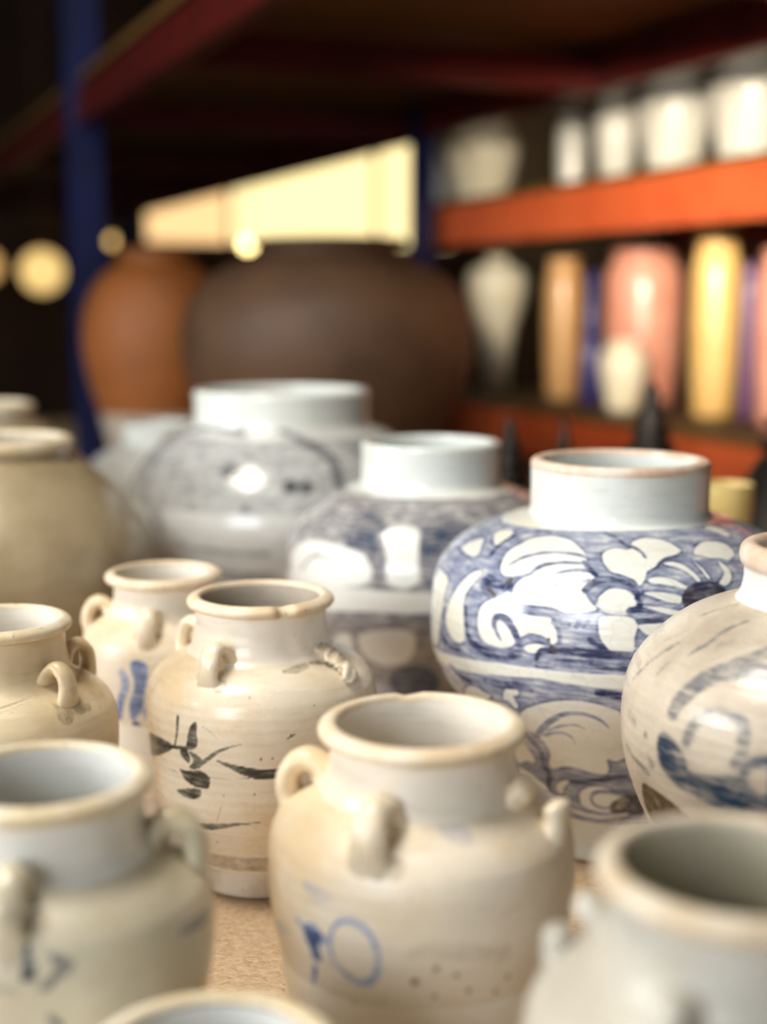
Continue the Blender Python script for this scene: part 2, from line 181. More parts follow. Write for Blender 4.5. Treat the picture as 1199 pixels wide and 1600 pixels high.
  ('S',0.6,[-27.3,109.2,3.3,-21.7,115.3,2.9,-16.5,120.9,2.5,-10.7,124.7,1.6,-4.6,127.2,0.6]),
  ('S',0.5,[-24.4,137.3,0.6,-20.0,134.3,0.6,-15.6,129.3,0.6]),
  ('P',0.82,[-17.3,115.3,-12.9,114.3,-7.3,112.6,0.2,110.6,7.7,109.9,15.3,110.0,23.1,111.0,21.0,104.2,10.7,103.0,2.5,103.2,-5.0,106.5,-11.1,110.5,-14.2,112.4]),
  ('P',0.88,[-39.0,104.2,-35.5,104.3,-26.4,106.2,-21.6,103.2,-21.0,101.1,-22.0,95.5,-24.6,93.8,-30.9,94.8,-36.0,97.9,-37.9,101.8]),
  ('P',0.75,[-42.5,88.0,-36.6,90.9,-28.3,93.2,-26.2,91.4,-27.5,87.5,-31.6,85.1,-37.2,84.8]),
  ('P',0.78,[-35.2,66.6,-29.9,67.7,-20.1,69.6,-8.6,71.7,3.3,72.5,-8.7,69.8,-20.6,65.0,-30.8,62.8,-39.0,61.0]),
  ('S',0.5,[-57.9,100.8,0.9,-47.9,101.1,0.8,-39.7,101.7,0.8]),
  ('S',0.4,[-21.2,102.8,0.7,-10.7,103.0,0.7,-1.4,103.9,0.7]),
  ('S',0.4,[-16.0,83.0,0.8,-17.8,75.8,0.8,-19.4,69.3,0.8]),
  ('S',0.3,[-11.1,46.3,0.7,-4.9,52.2,0.7,4.0,50.9,0.7,13.1,47.3,0.7]),
  ('D',0.9,[4.2,116.7,0.8,-5.2,111.4,0.8,-14.4,90.9,0.7,0.8,92.7,0.7,9.6,117.3,0.7,-1.2,157.7,0.6,31.1,149.3,0.7,18.3,131.6,0.7,-21.6,53.3,0.6]),
  ('S',0.7,[16.5,129.7,1.0,20.2,132.1,1.0]),
  ('S',0.6,[33.1,115.3,1.0,38.5,114.6,1.0]),
 ],
 'centre': [
  ('P',0.28,[-47.8,146.6,-44.7,148.5,-38.4,147.9,-33.5,146.1,-35.2,140.8,-40.9,138.7,-44.1,142.2]),
  ('S',0.5,[-28.9,135.4,2.5,-25.0,135.9,3.1,-20.3,133.2,3.1,-17.2,127.2,3.1,-16.3,119.6,3.4,-17.8,110.3,4.2,-22.0,106.4,4.0,-26.3,106.8,3.4,-30.2,109.9,2.9,-33.5,114.4,2.6,-34.6,120.5,2.3,-34.0,127.6,2.0,-31.5,133.1,2.0,-28.9,135.4,2.5]),
  ('P',0.9,[-47.7,125.8,-42.0,129.1,-38.2,126.3,-37.3,121.9,-40.2,119.1,-39.4,112.8,-41.3,110.2,-43.7,111.4,-44.7,116.0,-46.8,120.5]),
  ('S',0.6,[-50.6,127.2,2.3,-47.1,124.5,2.3]),
  ('S',0.75,[-43.6,106.0,3.2,-44.9,100.3,3.2]),
  ('S',0.62,[-45.6,98.6,2.1,-46.6,91.1,2.4,-46.9,82.0,2.7,-45.0,74.2,3.0]),
  ('S',0.62,[-36.7,89.6,2.6,-37.1,81.5,3.5,-36.5,76.2,3.8]),
  ('P',0.3,[-71.0,116.2,-60.5,119.0,-56.1,116.6,-66.7,109.6,-70.9,111.1]),
  ('S',0.45,[-38.5,120.8,2.6,-34.1,125.7,2.6]),
  ('P',0.2,[4.8,186.2,20.2,185.1,20.9,172.0,13.1,171.4,7.5,179.1]),
  ('P',0.45,[79.2,122.8,77.4,117.6,76.1,105.2,76.2,101.4,72.9,116.6]),
 ],
 'white': [
  ('S',0.95,[7.6,157.8,2.7,7.9,153.3,2.2]),
  ('P',0.75,[6.9,153.8,9.3,153.6,10.6,145.0,5.9,144.9]),
  ('P',0.5,[13.3,154.8,18.3,153.6,22.1,150.5,21.5,145.7,17.9,144.4,14.5,140.1,12.0,140.2,11.5,142.4,15.0,145.6,16.1,149.6]),
  ('S',0.3,[-2.6,141.8,3.2,4.3,140.4,3.2]),
  ('S',0.8,[14.1,129.3,2.7,17.3,124.0,2.8]),
  ('P',0.4,[81.8,146.7,80.8,140.2,64.4,144.0,62.4,147.9]),
 ],
 'leftmid': [
  ('S',0.3,[12.5,167.1,1.9,26.6,171.9,2.0,35.2,174.4,1.2]),
  ('S',0.25,[12.6,163.5,1.2,21.7,166.0,1.2,28.0,169.2,1.2]),
  ('D',0.5,[49.2,152.0,0.9,32.2,210.3,0.6,41.9,210.0,0.6]),
 ],
 'small': [
  ('P',0.6,[-14.4,139.3,-6.0,141.1,-1.8,135.5,-3.9,120.8,-7.5,102.6,-15.7,94.0,-16.2,107.2,-11.5,122.9]),
  ('S',0.45,[-20.4,131.9,6.7,-17.9,122.4,7.6,-23.1,106.4,6.7]),
  ('S',0.7,[5.6,134.0,5.2,3.2,120.8,5.2,-1.1,105.4,4.8]),
  ('S',0.6,[-21.2,114.4,4.8,-25.7,95.4,5.8]),
  ('S',0.9,[-13.1,90.5,5.8,-6.3,82.3,5.8]),
  ('S',0.5,[-6.1,102.7,4.3,-1.9,92.1,4.3]),
 ],
 'grey': [
  ('S',0.6,[-68.0,231.7,2.7,-64.9,242.3,4.4,-63.7,255.1,4.0,-60.5,264.4,2.4]),
  ('S',0.4,[-87.9,203.3,3.5,-83.6,218.5,4.2,-78.4,233.8,3.4]),
  ('S',0.35,[-88.2,256.3,4.9,-85.5,273.9,7.0]),
  ('S',0.5,[-49.4,234.5,6.5,-40.8,244.4,9.7]),
  ('S',0.35,[-75.5,213.9,2.4,-74.2,221.4,2.4]),
  ('S',0.3,[-87.4,231.0,1.8,-81.6,242.9,1.7]),
  ('S',0.4,[-59.8,242.2,5.3,-56.1,246.5,5.3]),
  ('S',0.35,[-65.9,275.1,2.7,-59.5,279.0,2.7]),
  ('S',0.55,[-61.9,199.2,9.2,-59.4,211.1,11.2,-55.5,221.4,11.7,-48.0,230.4,12.3,-37.4,230.4,12.1,-30.7,225.3,11.9]),
  ('S',0.45,[-55.7,186.4,5.9,-54.3,195.4,6.5,-50.0,203.4,6.4,-44.1,205.7,6.3,-39.7,202.0,6.9,-39.1,189.5,6.9,-40.5,182.5,6.3]),
  ('P',0.75,[-65.3,186.7,-59.4,184.3,-55.1,176.6,-54.2,172.1,-47.4,173.5,-40.3,177.1,-38.1,185.2,-32.8,190.4,-26.5,192.4,-25.8,163.8,-32.1,162.7,-43.8,157.5,-53.6,160.3,-61.5,164.4,-65.9,172.9]),
  ('P',0.98,[-65.9,184.0,-61.6,181.3,-57.3,171.9,-56.1,161.5,-60.7,164.9,-65.3,172.2]),
  ('S',0.98,[-47.5,160.4,3.2,-42.0,161.7,5.1,-35.2,164.1,5.6,-27.3,166.0,5.6]),
  ('S',0.55,[-86.9,166.2,1.8,-80.0,162.7,3.1,-71.4,159.9,3.1]),
  ('S',0.4,[-85.0,184.6,2.8,-79.2,182.8,2.8]),
  ('D',0.6,[-72.4,180.3,1.7]),
  ('S',0.5,[-70.8,170.4,3.0,-69.0,166.2,4.7]),
  ('P',0.05,[-37.0,179.2,-32.5,184.2,-32.2,171.4,-35.2,171.8]),
 ],
 'mid': [
  ('P',0.75,[-40.5,224.0,-37.2,242.6,-23.9,233.2,-19.6,203.9,-19.0,178.8,-21.4,172.8,-25.0,191.5,-30.3,196.1,-34.6,196.2]),
  ('P',0,[-72.9,184.4,-61.3,201.5,-44.2,204.3,-30.8,200.6,-25.0,191.5,-24.0,180.6,-29.1,171.2,-47.7,165.3,-67.7,165.7]),
  ('P',0,[-20.7,224.8,-7.7,226.1,-6.4,199.4,-6.7,176.3,-16.5,174.2,-18.7,198.2]),
  ('P',0.8,[-5.5,224.1,3.0,232.9,16.2,230.5,14.5,198.8,12.6,174.1,-3.7,174.7]),
  ('S',0.55,[-61.1,174.5,4.1,-53.1,190.5,4.6,-43.6,191.4,3.4]),
  ('S',0.5,[-38.3,188.4,4.5,-32.2,184.4,4.4]),
  ('P',0.02,[-82.9,142.2,-34.9,158.6,-14.1,160.9,4.4,161.8,26.6,163.2,27.1,150.2,4.5,150.2,-14.3,149.3,-35.4,146.5,-80.2,131.9]),
  ('P',0.1,[-32.5,119.8,-22.6,130.4,-12.2,132.6,-7.5,122.2,-11.2,96.9,-24.8,85.3,-33.7,94.6]),
  ('P',0.1,[-50.2,107.3,-36.9,121.7,-41.1,95.5,-56.6,79.5]),
  ('P',1,[-24.0,70.4,-17.7,82.9,-8.5,88.7,-0.6,82.4,3.7,67.9,1.2,52.9,-13.8,47.1,-23.6,53.8]),  # solid dark oval low on the front wall
  ('S',0.95,[34.5,115.1,11.3,23.7,102.5,14.1,5.4,114.6,11.2]),
 ],
 'big': [
  ('S',0.5,[-63.2,255.7,14.2,-65.8,297.5,15.8,-45.5,320.4,12.7,-17.9,309.5,8.3]),
  ('D',0.9,[-17.0,254.6,8.7,-13.0,251.1,6.7]),
  ('D',0.9,[7.2,236.2,8.0,12.9,234.3,8.0]),
  ('S',0.65,[-37.0,321.4,12.6,-20.1,319.8,12.5]),
  ('S',0.65,[3.8,320.4,12.4,16.6,297.1,15.1,25.3,266.0,14.9,24.8,234.1,12.1]),
  ('S',0.5,[41.1,281.3,17.3,50.6,259.9,17.4,53.5,233.9,13.9]),
  ('S',0.3,[-67.2,220.7,24.9,-49.4,212.7,24.2,-41.5,187.5,20.5]),
  ('S',0.4,[-33.4,168.9,5.4,-18.4,164.1,6.7,-0.7,163.0,6.6]),
  ('D',0.5,[-8.1,211.5,6.0,-28.2,211.9,4.7]),
  ('S',0.4,[-32.6,137.3,13.7,-15.5,133.8,16.2,1.0,131.0,16.1]),
 ],
}
# ---- rust, iron spots, kiln dirt and worn glaze ----
STAIN = {
 'bamboo': [
  ('S',0.55,[20.4,177.9,4.2,28.3,178.6,7.6,38.8,181.0,5.1]),
  ('S',0.7,[42.8,182.5,3.0,51.9,179.9,5.1,53.5,176.0,3.9]),
  ('S',0.3,[33.0,117.6,8.3,38.3,109.3,10.5]),
  ('S',0.3,[47.7,204.9,3.4,49.6,198.1,3.4]),
 ],
 'centre': [
  ('D',0.9,[15.5,121.3,2.2,-3.8,110.2,2.2,3.4,117.3,1.7,-1.4,124.3,2.0,10.4,113.3,1.4,29.0,122.2,1.4,22.4,123.5,1.4,30.6,106.7,1.4,26.0,100.4,1.4,15.2,104.0,1.4,3.2,102.4,1.4,17.2,124.1,1.4]),
  ('S',0.3,[-24.8,102.2,1.4,-10.4,103.8,1.7,1.0,101.1,1.4]),
  ('S',0.35,[-5.7,124.1,7.0,7.2,125.6,9.8,28.4,119.5,7.1]),
 ],
 'white': [
  ('S',0.5,[34.3,190.7,3.1,53.7,189.1,3.7,79.7,183.8,2.8]),
  ('S',0.25,[24.1,159.8,5.0,24.1,150.0,5.0]),
  ('S',0.25,[31.2,148.0,3.8,32.9,142.4,3.8]),
 ],
 'grey': [
  ('P',0.95,[-77.3,149.0,-68.1,152.2,-59.1,148.5,-56.3,142.7,-79.9,124.4]),
  ('S',0.4,[-110.7,211.3,3.7,-88.8,211.0,5.3]),
 ],
 'blue': [
  ('P',0.55,[8.6,227.4,11.0,234.8,14.4,237.7,17.8,238.7,21.1,236.2,23.2,231.1,21.7,224.4,18.8,219.8,13.7,218.4,9.9,219.7]),
  ('S',0.9,[-51.0,224.4,3.1,-48.6,220.8,3.9]),
  ('D',0.8,[-50.2,222.9,2.6,-47.7,220.2,2.2,-44.4,230.6,2.6,-43.6,232.8,2.2,-28.4,196.3,1.7,-27.4,191.5,2.1,-26.3,189.2,2.1,3.2,93.3,0.9]),
  ('S',0.75,[9.7,231.7,1.3,15.5,230.2,2.1,20.9,230.2,1.3]),
  ('S',0.7,[-8.4,47.8,11.3,-0.8,52.0,18.1,4.2,48.0,18.1]),
  ('S',0.5,[-17.8,34.3,2.7,-6.6,39.3,4.5,-0.1,38.5,5.5]),
  ('S',0.8,[-24.1,190.2,0.8,-15.4,191.2,0.8]),
 ],
 'leftmid': [
  ('S',0.3,[39.8,172.5,7.9,59.1,164.6,10.0,86.5,156.7,6.2]),
 ],
}

# ------------------------------------------------------------------ materials (all node based)
def srgb(r, g, b):
    return tuple(((c/255)/12.92 if c/255 <= .04045 else ((c/255+.055)/1.055)**2.4) for c in (r, g, b))+(1,)
class N:
    """little node-tree writer"""
    def __init__(s, name):
        s.m = bpy.data.materials.new(name); s.m.use_nodes = True; s.t = s.m.node_tree; s.n = s.t.nodes
        s.b = s.n['Principled BSDF']; s.out = s.n['Material Output']
        s.co = s.n.new('ShaderNodeTexCoord').outputs['Object']
    def link(s, a, b): s.t.links.new(a, b)
    def val(s, sock, v):
        if hasattr(v, 'is_linked'): s.link(v, sock)
        else: sock.default_value = v
    def scale(s, vec):
        x = s.n.new('ShaderNodeMapping'); s.link(s.co, x.inputs[0]); x.inputs['Scale'].default_value = vec; return x.outputs[0]
    def noise(s, sc, detail=3, rough=.55, vec=None, dist=0):
        x = s.n.new('ShaderNodeTexNoise'); s.link(vec or s.co, x.inputs['Vector']); x.inputs['Scale'].default_value = sc
        x.inputs['Detail'].default_value = detail; x.inputs['Roughness'].default_value = rough; x.inputs['Distortion'].default_value = dist
        return x.outputs['Fac']
    def vor(s, sc, feature='DISTANCE_TO_EDGE', vec=None):
        x = s.n.new('ShaderNodeTexVoronoi'); x.feature = feature; s.link(vec or s.co, x.inputs['Vector']); x.inputs['Scale'].default_value = sc
        return x.outputs['Distance']
    def math(s, op, a, b=0., c=0., clamp=False):
        x = s.n.new('ShaderNodeMath'); x.operation = op; x.use_clamp = clamp
        s.val(x.inputs[0], a); s.val(x.inputs[1], b); s.val(x.inputs[2], c); return x.outputs[0]
    def step(s, v, a, b, lo=0., hi=1.):
        x = s.n.new('ShaderNodeMapRange'); x.interpolation_type = 'SMOOTHSTEP'; s.val(x.inputs[0], v)
        x.inputs[1].default_value = a; x.inputs[2].default_value = b; x.inputs[3].default_value = lo; x.inputs[4].default_value = hi
        return x.outputs[0]
    def mix(s, f, a, b):
        x = s.n.new('ShaderNodeMix'); x.data_type = 'RGBA'; s.val(x.inputs[0], f); s.val(x.inputs[6], a); s.val(x.inputs[7], b); return x.outputs[2]
    def attr(s, name):
        x = s.n.new('ShaderNodeAttribute'); x.attribute_name = name; return x.outputs['Fac']
    def bump(s, h, strength, dist):
        x = s.n.new('ShaderNodeBump'); x.inputs['Strength'].default_value = strength; x.inputs['Distance'].default_value = dist
        s.link(h, x.inputs['Height']); s.link(x.outputs[0], s.b.inputs['Normal'])
    def done(s, col=None, rough=None, **kw):
        if col is not None: s.val(s.b.inputs['Base Color'], col)
        if rough is not None: s.val(s.b.inputs['Roughness'], rough)
        for k, v in kw.items(): s.val(s.b.inputs[k.replace('_', ' ')], v)
        return s.m

def glaze(name, base, warm, light=(120, 130, 165), dark=(45, 55, 95), stain=(75, 50, 25), rough=.25, crackle=.0, speck=.35, warm_amt=.5, fine=22, bump=.25, coat=.25):
    q = N(name)
    n1 = q.noise(fine*.55, 4, .6); n2 = q.noise(fine*3.2, 4, .65)
    c = q.mix(q.math('MULTIPLY', q.step(n1, .40, .66), warm_amt), srgb(*base), srgb(*warm))
    drag = q.noise(1, 3, .6, q.scale((40, 40, 330)))                       # marks left by the wheel
    c = q.mix(q.math('MULTIPLY', q.step(drag, .52, .75), .22), c, srgb(*[int(v*.80) for v in warm]))
    if crackle:
        cr = q.vor(75, vec=None); c = q.mix(q.math('MULTIPLY', q.step(cr, .0, .035, 1, 0), crackle), c, srgb(120, 110, 90))
    # painted decoration: thin wash to heavy cobalt/iron, streaked by the brush
    p = q.attr('paint'); st = q.noise(1, 4, .65, q.scale((60, 60, 420))); s2 = q.noise(70, 3, .6)
    d = q.math('MULTIPLY', p, q.math('ADD', q.step(st, .32, .68, 0, .62), q.step(s2, .3, .7, .44, .84)))
    pc = q.mix(q.step(d, .35, 1.05), srgb(*light), srgb(*dark))
    c = q.mix(q.step(d, .03, .55), c, pc)
    s = q.math('MULTIPLY', q.attr('stain'), q.math('ADD', q.math('MULTIPLY', q.noise(150, 3, .7), 1.1), .3), clamp=True)
    c = q.mix(q.step(s, .12, .85), c, srgb(*stain))
    sp = q.step(q.noise(150, 2, .5), .70, .76); sp2 = q.step(q.noise(30, 2, .5), .5, .7)
    c = q.mix(q.math('MULTIPLY', q.math('MULTIPLY', sp, sp2), speck), c, srgb(95, 70, 45))
    r = q.math('ADD', q.math('MULTIPLY', n2, .18), rough-.07)
    r = q.math('ADD', r, q.math('MULTIPLY', s, .4))
    q.bump(q.math('ADD', q.math('MULTIPLY', n1, .6), q.math('ADD', q.math('MULTIPLY', n2, .25), q.math('MULTIPLY', drag, .15))), bump, .003)
    return q.done(c, r, Coat_Weight=coat, Coat_Roughness=.12)
def biscuit(name, a, b, rough=.55):
    q = N(name); n1 = q.noise(35, 4, .6); n2 = q.noise(170, 3, .6)
    c = q.mix(q.step(n1, .38, .64), srgb(*a), srgb(*b)); c = q.mix(q.math('MULTIPLY', q.step(n2, .66, .74), .5), c, srgb(110, 80, 50))
    q.bump(n2, .25, .002); return q.done(c, rough)
def painted_steel(name, a, b, rough=.42):
    q = N(name); n1 = q.noise(9, 4, .6); n2 = q.noise(80, 3, .6)
    c = q.mix(q.step(n1, .4, .7), srgb(*a), srgb(*b)); c = q.mix(q.math('MULTIPLY', q.step(n2, .68, .74), .4), c, srgb(90, 80, 75))
    q.bump(n2, .15, .001); return q.done(c, rough)
def chipboard(name, a, b, dark, sc=1.):
    q = N(name); f = q.noise(1, 3, .6, q.scale((150*sc, 330*sc, 150*sc)), 1.2); g = q.vor(190*sc, 'F1'); big = q.noise(5, 3)
    c = q.mix(q.step(f, .36, .66), srgb(*a), srgb(*b)); c = q.mix(q.math('MULTIPLY', q.step(big, .4, .7), .3), c, srgb(*[int(v*.8) for v in b]))
    c = q.mix(q.math('MULTIPLY', q.step(f, .66, .74), .75), c, srgb(*dark)); c = q.mix(q.math('MULTIPLY', q.step(g, .0, .25, 1, 0), .3), c, srgb(*dark))
    q.bump(q.math('ADD', f, q.math('MULTIPLY', g, .4)), .5, .0015); return q.done(c, .62)
def plain(name, a, b, rough=.5, sc=14, metal=0.):
    q = N(name); n1 = q.noise(sc, 4, .6); c = q.mix(q.step(n1, .35, .68), srgb(*a), srgb(*b)); q.bump(q.noise(sc*6, 3), .2, .003)
    return q.done(c, rough, Metallic=metal)
def glow(name, col, power):
    q = N(name); q.done(srgb(*col), .5, Emission_Color=srgb(*col), Emission_Strength=power); return q.m

CREAM = glaze('cream_glaze', (232, 221, 200), (218, 192, 150), (132, 130, 120), (52, 52, 44), speck=.7, warm_amt=.75)
CREAM_BLUE = glaze('cream_glaze_blue', (234, 223, 203), (220, 194, 152), (150, 165, 200), (45, 70, 115), stain=(110, 84, 40), speck=.4, warm_amt=.8, rough=.36, coat=.1)
DULL = glaze('dusty_cream_glaze', (214, 198, 166), (186, 160, 116), (120, 116, 106), (60, 60, 55), rough=.4, speck=.8, warm_amt=.8)
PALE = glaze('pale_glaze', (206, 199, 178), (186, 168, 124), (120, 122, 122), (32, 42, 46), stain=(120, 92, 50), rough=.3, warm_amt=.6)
COOL = glaze('cool_white_glaze', (226, 226, 220), (214, 206, 188), rough=.3, warm_amt=.4, speck=.2)
NECK = glaze('neck_glaze', (236, 229, 216), (224, 206, 176), rough=.3, warm_amt=.5, speck=.4)
BLUEWARE = glaze('cobalt_crackle_glaze', (228, 230, 222), (232, 224, 200), (144, 151, 174), (40, 50, 84), stain=(62, 48, 34), rough=.17, crackle=.16, speck=.2, warm_amt=.5)
CELADON = glaze('celadon_white_glaze', (222, 228, 224), (212, 212, 196), rough=.15, crackle=.06, speck=.25, warm_amt=.35)
GREYWARE = glaze('grey_blue_glaze', (206, 194, 174), (168, 154, 136), (138, 133, 128), (24, 54, 78), stain=(88, 70, 46), rough=.27, crackle=.0, speck=.5, warm_amt=.8, bump=.6, coat=.1)
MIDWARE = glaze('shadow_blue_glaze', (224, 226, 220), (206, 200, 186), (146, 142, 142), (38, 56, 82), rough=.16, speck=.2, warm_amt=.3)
BIGWARE = glaze('grey_white_glaze', (206, 208, 204), (170, 166, 160), (128, 128, 130), (36, 38, 42), rough=.15, speck=.4, warm_amt=.35)
OLIVEWARE = glaze('olive_stoneware_glaze', (166, 150, 120), (118, 102, 72), (90, 90, 60), (50, 50, 30), rough=.3, speck=.7, warm_amt=.75, fine=12)
LIP = biscuit('bare_clay_lip', (232, 217, 193), (220, 198, 164)); LIP_PALE = biscuit('pale_clay_lip', (228, 218, 196), (212, 194, 158)); LIP_PINK = biscuit('pink_clay_lip', (224, 210, 194), (210, 182, 156), .4); LIP_DIM = biscuit('dimmed_clay_lip', (206, 194, 174), (188, 170, 142))  # last lip darkened to go with the dimmed front jar
DIM_GLAZE = glaze('dimmed_grey_glaze', (188, 187, 178), (172, 160, 138), rough=.35, warm_amt=.5, speck=.3, coat=.1); DIM_INSIDE = glaze('dimmed_inside_glaze', (176, 170, 148), (160, 146, 108), rough=.4)  # front jar: weaker light at the near corner put into a greyer glaze
FOOT = biscuit('scraped_foot', (214, 204, 188), (190, 174, 150))
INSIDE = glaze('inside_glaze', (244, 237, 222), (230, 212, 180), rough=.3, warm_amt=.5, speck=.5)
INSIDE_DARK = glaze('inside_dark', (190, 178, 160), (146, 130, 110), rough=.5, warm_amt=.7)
BROWN = glaze('brown_storage_jar_glaze', (92, 66, 44), (66, 44, 28), rough=.6, warm_amt=.8, fine=7, coat=0); AMBER = glaze('amber_storage_jar_glaze', (150, 88, 36), (104, 56, 22), rough=.6, warm_amt=.7, fine=7, coat=0)
ORANGE = painted_steel('orange_rack_paint', (194, 88, 46), (182, 76, 38)); REDB = painted_steel('red_rack_paint', (74, 10, 5), (60, 8, 4)); BLUEP = painted_steel('blue_rack_paint', (8, 24, 74), (5, 16, 54))
DECK = chipboard('chipboard_deck', (202, 176, 144), (176, 146, 112), (104, 74, 48)); PLY = chipboard('plywood_underside', (104, 74, 20), (86, 58, 14), (66, 44, 18), .5)
BRONZE = plain('dark_bronze', (52, 46, 40), (34, 30, 28), .45, 30, .6)

# ------------------------------------------------------------------ mesh builders
def link(o, parent=None):
    COL.objects.link(o)
    if parent is not None: o.parent = parent
    return o
def grid_mesh(name, V, cols, rows, closed, mat, attrs=None):
    """V: rows*cols x 3 array"""
    V = np.asarray(V, np.float32).reshape(-1, 3); c2 = cols if closed else cols-1
    i = np.arange(rows-1)[:, None]*cols; j = np.arange(c2)[None, :]; k = (j+1) % cols
    F = np.stack([i+j, i+k, i+cols+k, i+cols+j], -1).reshape(-1, 4)
    me = bpy.data.meshes.new(name); me.vertices.add(len(V)); me.vertices.foreach_set('co', V.ravel())
    me.loops.add(F.size); me.loops.foreach_set('vertex_index', F.ravel().astype(np.int32))
    me.polygons.add(len(F)); me.polygons.foreach_set('loop_start', np.arange(0, F.size, 4, dtype=np.int32))
    me.polygons.foreach_set('use_smooth', np.ones(len(F), bool)); me.update(calc_edges=True); me.validate()
    for a, d in (attrs or {}).items():
        at = me.attributes.new(a, 'FLOAT', 'POINT'); at.data.foreach_set('value', np.asarray(d, np.float32).ravel())
    me.materials.append(mat); return me
def bm_box(L, size, loc, rz=0.):
    x, y, z = [s/2 for s in size]; c, s = math.cos(rz), math.sin(rz); b = len(L[0])
    for dz in (-z, z):
        for dx, dy in ((-x, -y), (x, -y), (x, y), (-x, y)): L[0].append((loc[0]+dx*c-dy*s, loc[1]+dx*s+dy*c, loc[2]+dz))
    for f in ((3, 2, 1, 0), (4, 5, 6, 7), (0, 1, 5, 4), (1, 2, 6, 5), (2, 3, 7, 6), (3, 0, 4, 7)): L[1].append(tuple(b+i for i in f))
def prism(L, outline, p0, p1, right, up):
    """extrude a closed (a,b) outline from p0 to p1"""
    n = len(outline); b = len(L[0])
    for p in (p0, p1):
        for a, h in outline: L[0].append(tuple(p[i]+right[i]*a+up[i]*h for i in range(3)))
    for i in range(n): L[1].append((b+i, b+(i+1) % n, b+n+(i+1) % n, b+n+i))
    L[1].append(tuple(b+n-1-i for i in range(n))); L[1].append(tuple(b+n+i for i in range(n)))
def solid(name, L, mat, parent=None, bevel=0):
    me = bpy.data.meshes.new(name); me.from_pydata(L[0], [], L[1]); me.update(); me.materials.append(mat)
    o = link(bpy.data.objects.new(name, me), parent)
    if bevel: m = o.modifiers.new('bevel', 'BEVEL'); m.width = bevel; m.segments = 2; m.limit_method = 'ANGLE'
    return o
def thing(name, label, cat, loc=(0, 0, 0), rz=0., group=None):
    o = bpy.data.objects.new(name, None); o.empty_display_size = .05; link(o); o.location = loc; o.rotation_euler = (0, 0, rz)
    o['label'] = label; o['category'] = cat
    if group: o['group'] = group
    return o

# ---- brushwork rasterised on the wall of a jar (surface coordinates)
def smooth_line(p, closed=False):
    p = np.asarray(p, float); n = len(p)
    if n < 3: return p
    Q = np.vstack([p[-1], p, p[0], p[1]]) if closed else np.vstack([2*p[0]-p[1], p, 2*p[-1]-p[-2]])
    out = []; t = np.arange(4)/4.; t = t[:, None]
    for i in range(n if closed else n-1):
        a, b, c, d = Q[i:i+4]
        out.append(.5*(2*b+(c-a)*t+(2*a-5*b+4*c-d)*t*t+(3*b-a-3*c+d)*t**3))
    if not closed: out.append(p[-1:])
    return np.vstack(out)
def seg_dist(P, A, B):
    d = B-A; t = np.clip(((P-A)@d)/max(d@d, 1e-9), 0, 1); return np.hypot(*(P-A-t[:, None]*d).T), t
def paint_ops(ops, deg, s, R0, soft=.7, repeat=1):
    k = math.radians(1)*R0
    U = np.repeat(np.asarray(deg)[None, :], len(s), 0).ravel(); S_ = np.repeat(np.asarray(s)[:, None], len(deg), 1).ravel(); val = np.zeros(U.size)
    for op in ops:
        kind, v, d = op
        for turn in range(repeat):
            off = 360./repeat*turn
            u = (U-off+180) % 360-180
            if kind == 'B':
                d2 = np.array(d, float).reshape(-1, 3); lo = np.interp(u, d2[:, 0], d2[:, 1], period=None); hi = np.interp(u, d2[:, 0], d2[:, 2])
                c = np.clip((S_-lo)/1.6+.5, 0, 1)*np.clip((hi-S_)/1.6+.5, 0, 1); val = val*(1-c)+v*c; break
            if kind == 'P':
                p = np.array(d, float).reshape(-1, 2)*[k, 1]; q = smooth_line(p, True); w = 0
            else:
                d3 = np.array(d, float).reshape(-1, 3); w3 = d3*[k, 1, 1]; q = smooth_line(w3) if kind == 'S' else w3; w = q[:, 2].max()
            pad = w+3; m = np.where((u*k > q[:, 0].min()-pad) & (u*k < q[:, 0].max()+pad) & (S_ > q[:, 1].min()-pad) & (S_ < q[:, 1].max()+pad))[0]
            if not len(m): continue
            P = np.stack([u[m]*k, S_[m]], 1)
            if kind == 'D':
                sd = np.full(len(m), 1e9)
                for x, y, r in q: sd = np.minimum(sd, np.hypot(P[:, 0]-x, P[:, 1]-y)-r)
            elif kind == 'S':
                sd = np.full(len(m), 1e9)
                for a, b in zip(q[:-1], q[1:]):
                    ds, t = seg_dist(P, a[:2], b[:2]); sd = np.minimum(sd, ds-(a[2]+(b[2]-a[2])*t)/2)
            else:
                sd = np.full(len(m), 1e9); ins = np.zeros(len(m), bool)
                for a, b in zip(q, np.roll(q, -1, 0)):
                    ds, t = seg_dist(P, a, b); sd = np.minimum(sd, ds)
                    cr = (a[1] > P[:, 1]) != (b[1] > P[:, 1]); xx = a[0]+(P[:, 1]-a[1])*(b[0]-a[0])/(b[1]-a[1] if b[1] != a[1] else 1e-9)
                    ins ^= cr & (P[:, 0] < xx)
                sd = np.where(ins, -sd, sd)
            c = np.clip(.5-sd/(2*soft), 0, 1); c = c*c*(3-2*c); val[m] = val[m]*(1-c)+v*c
    return val

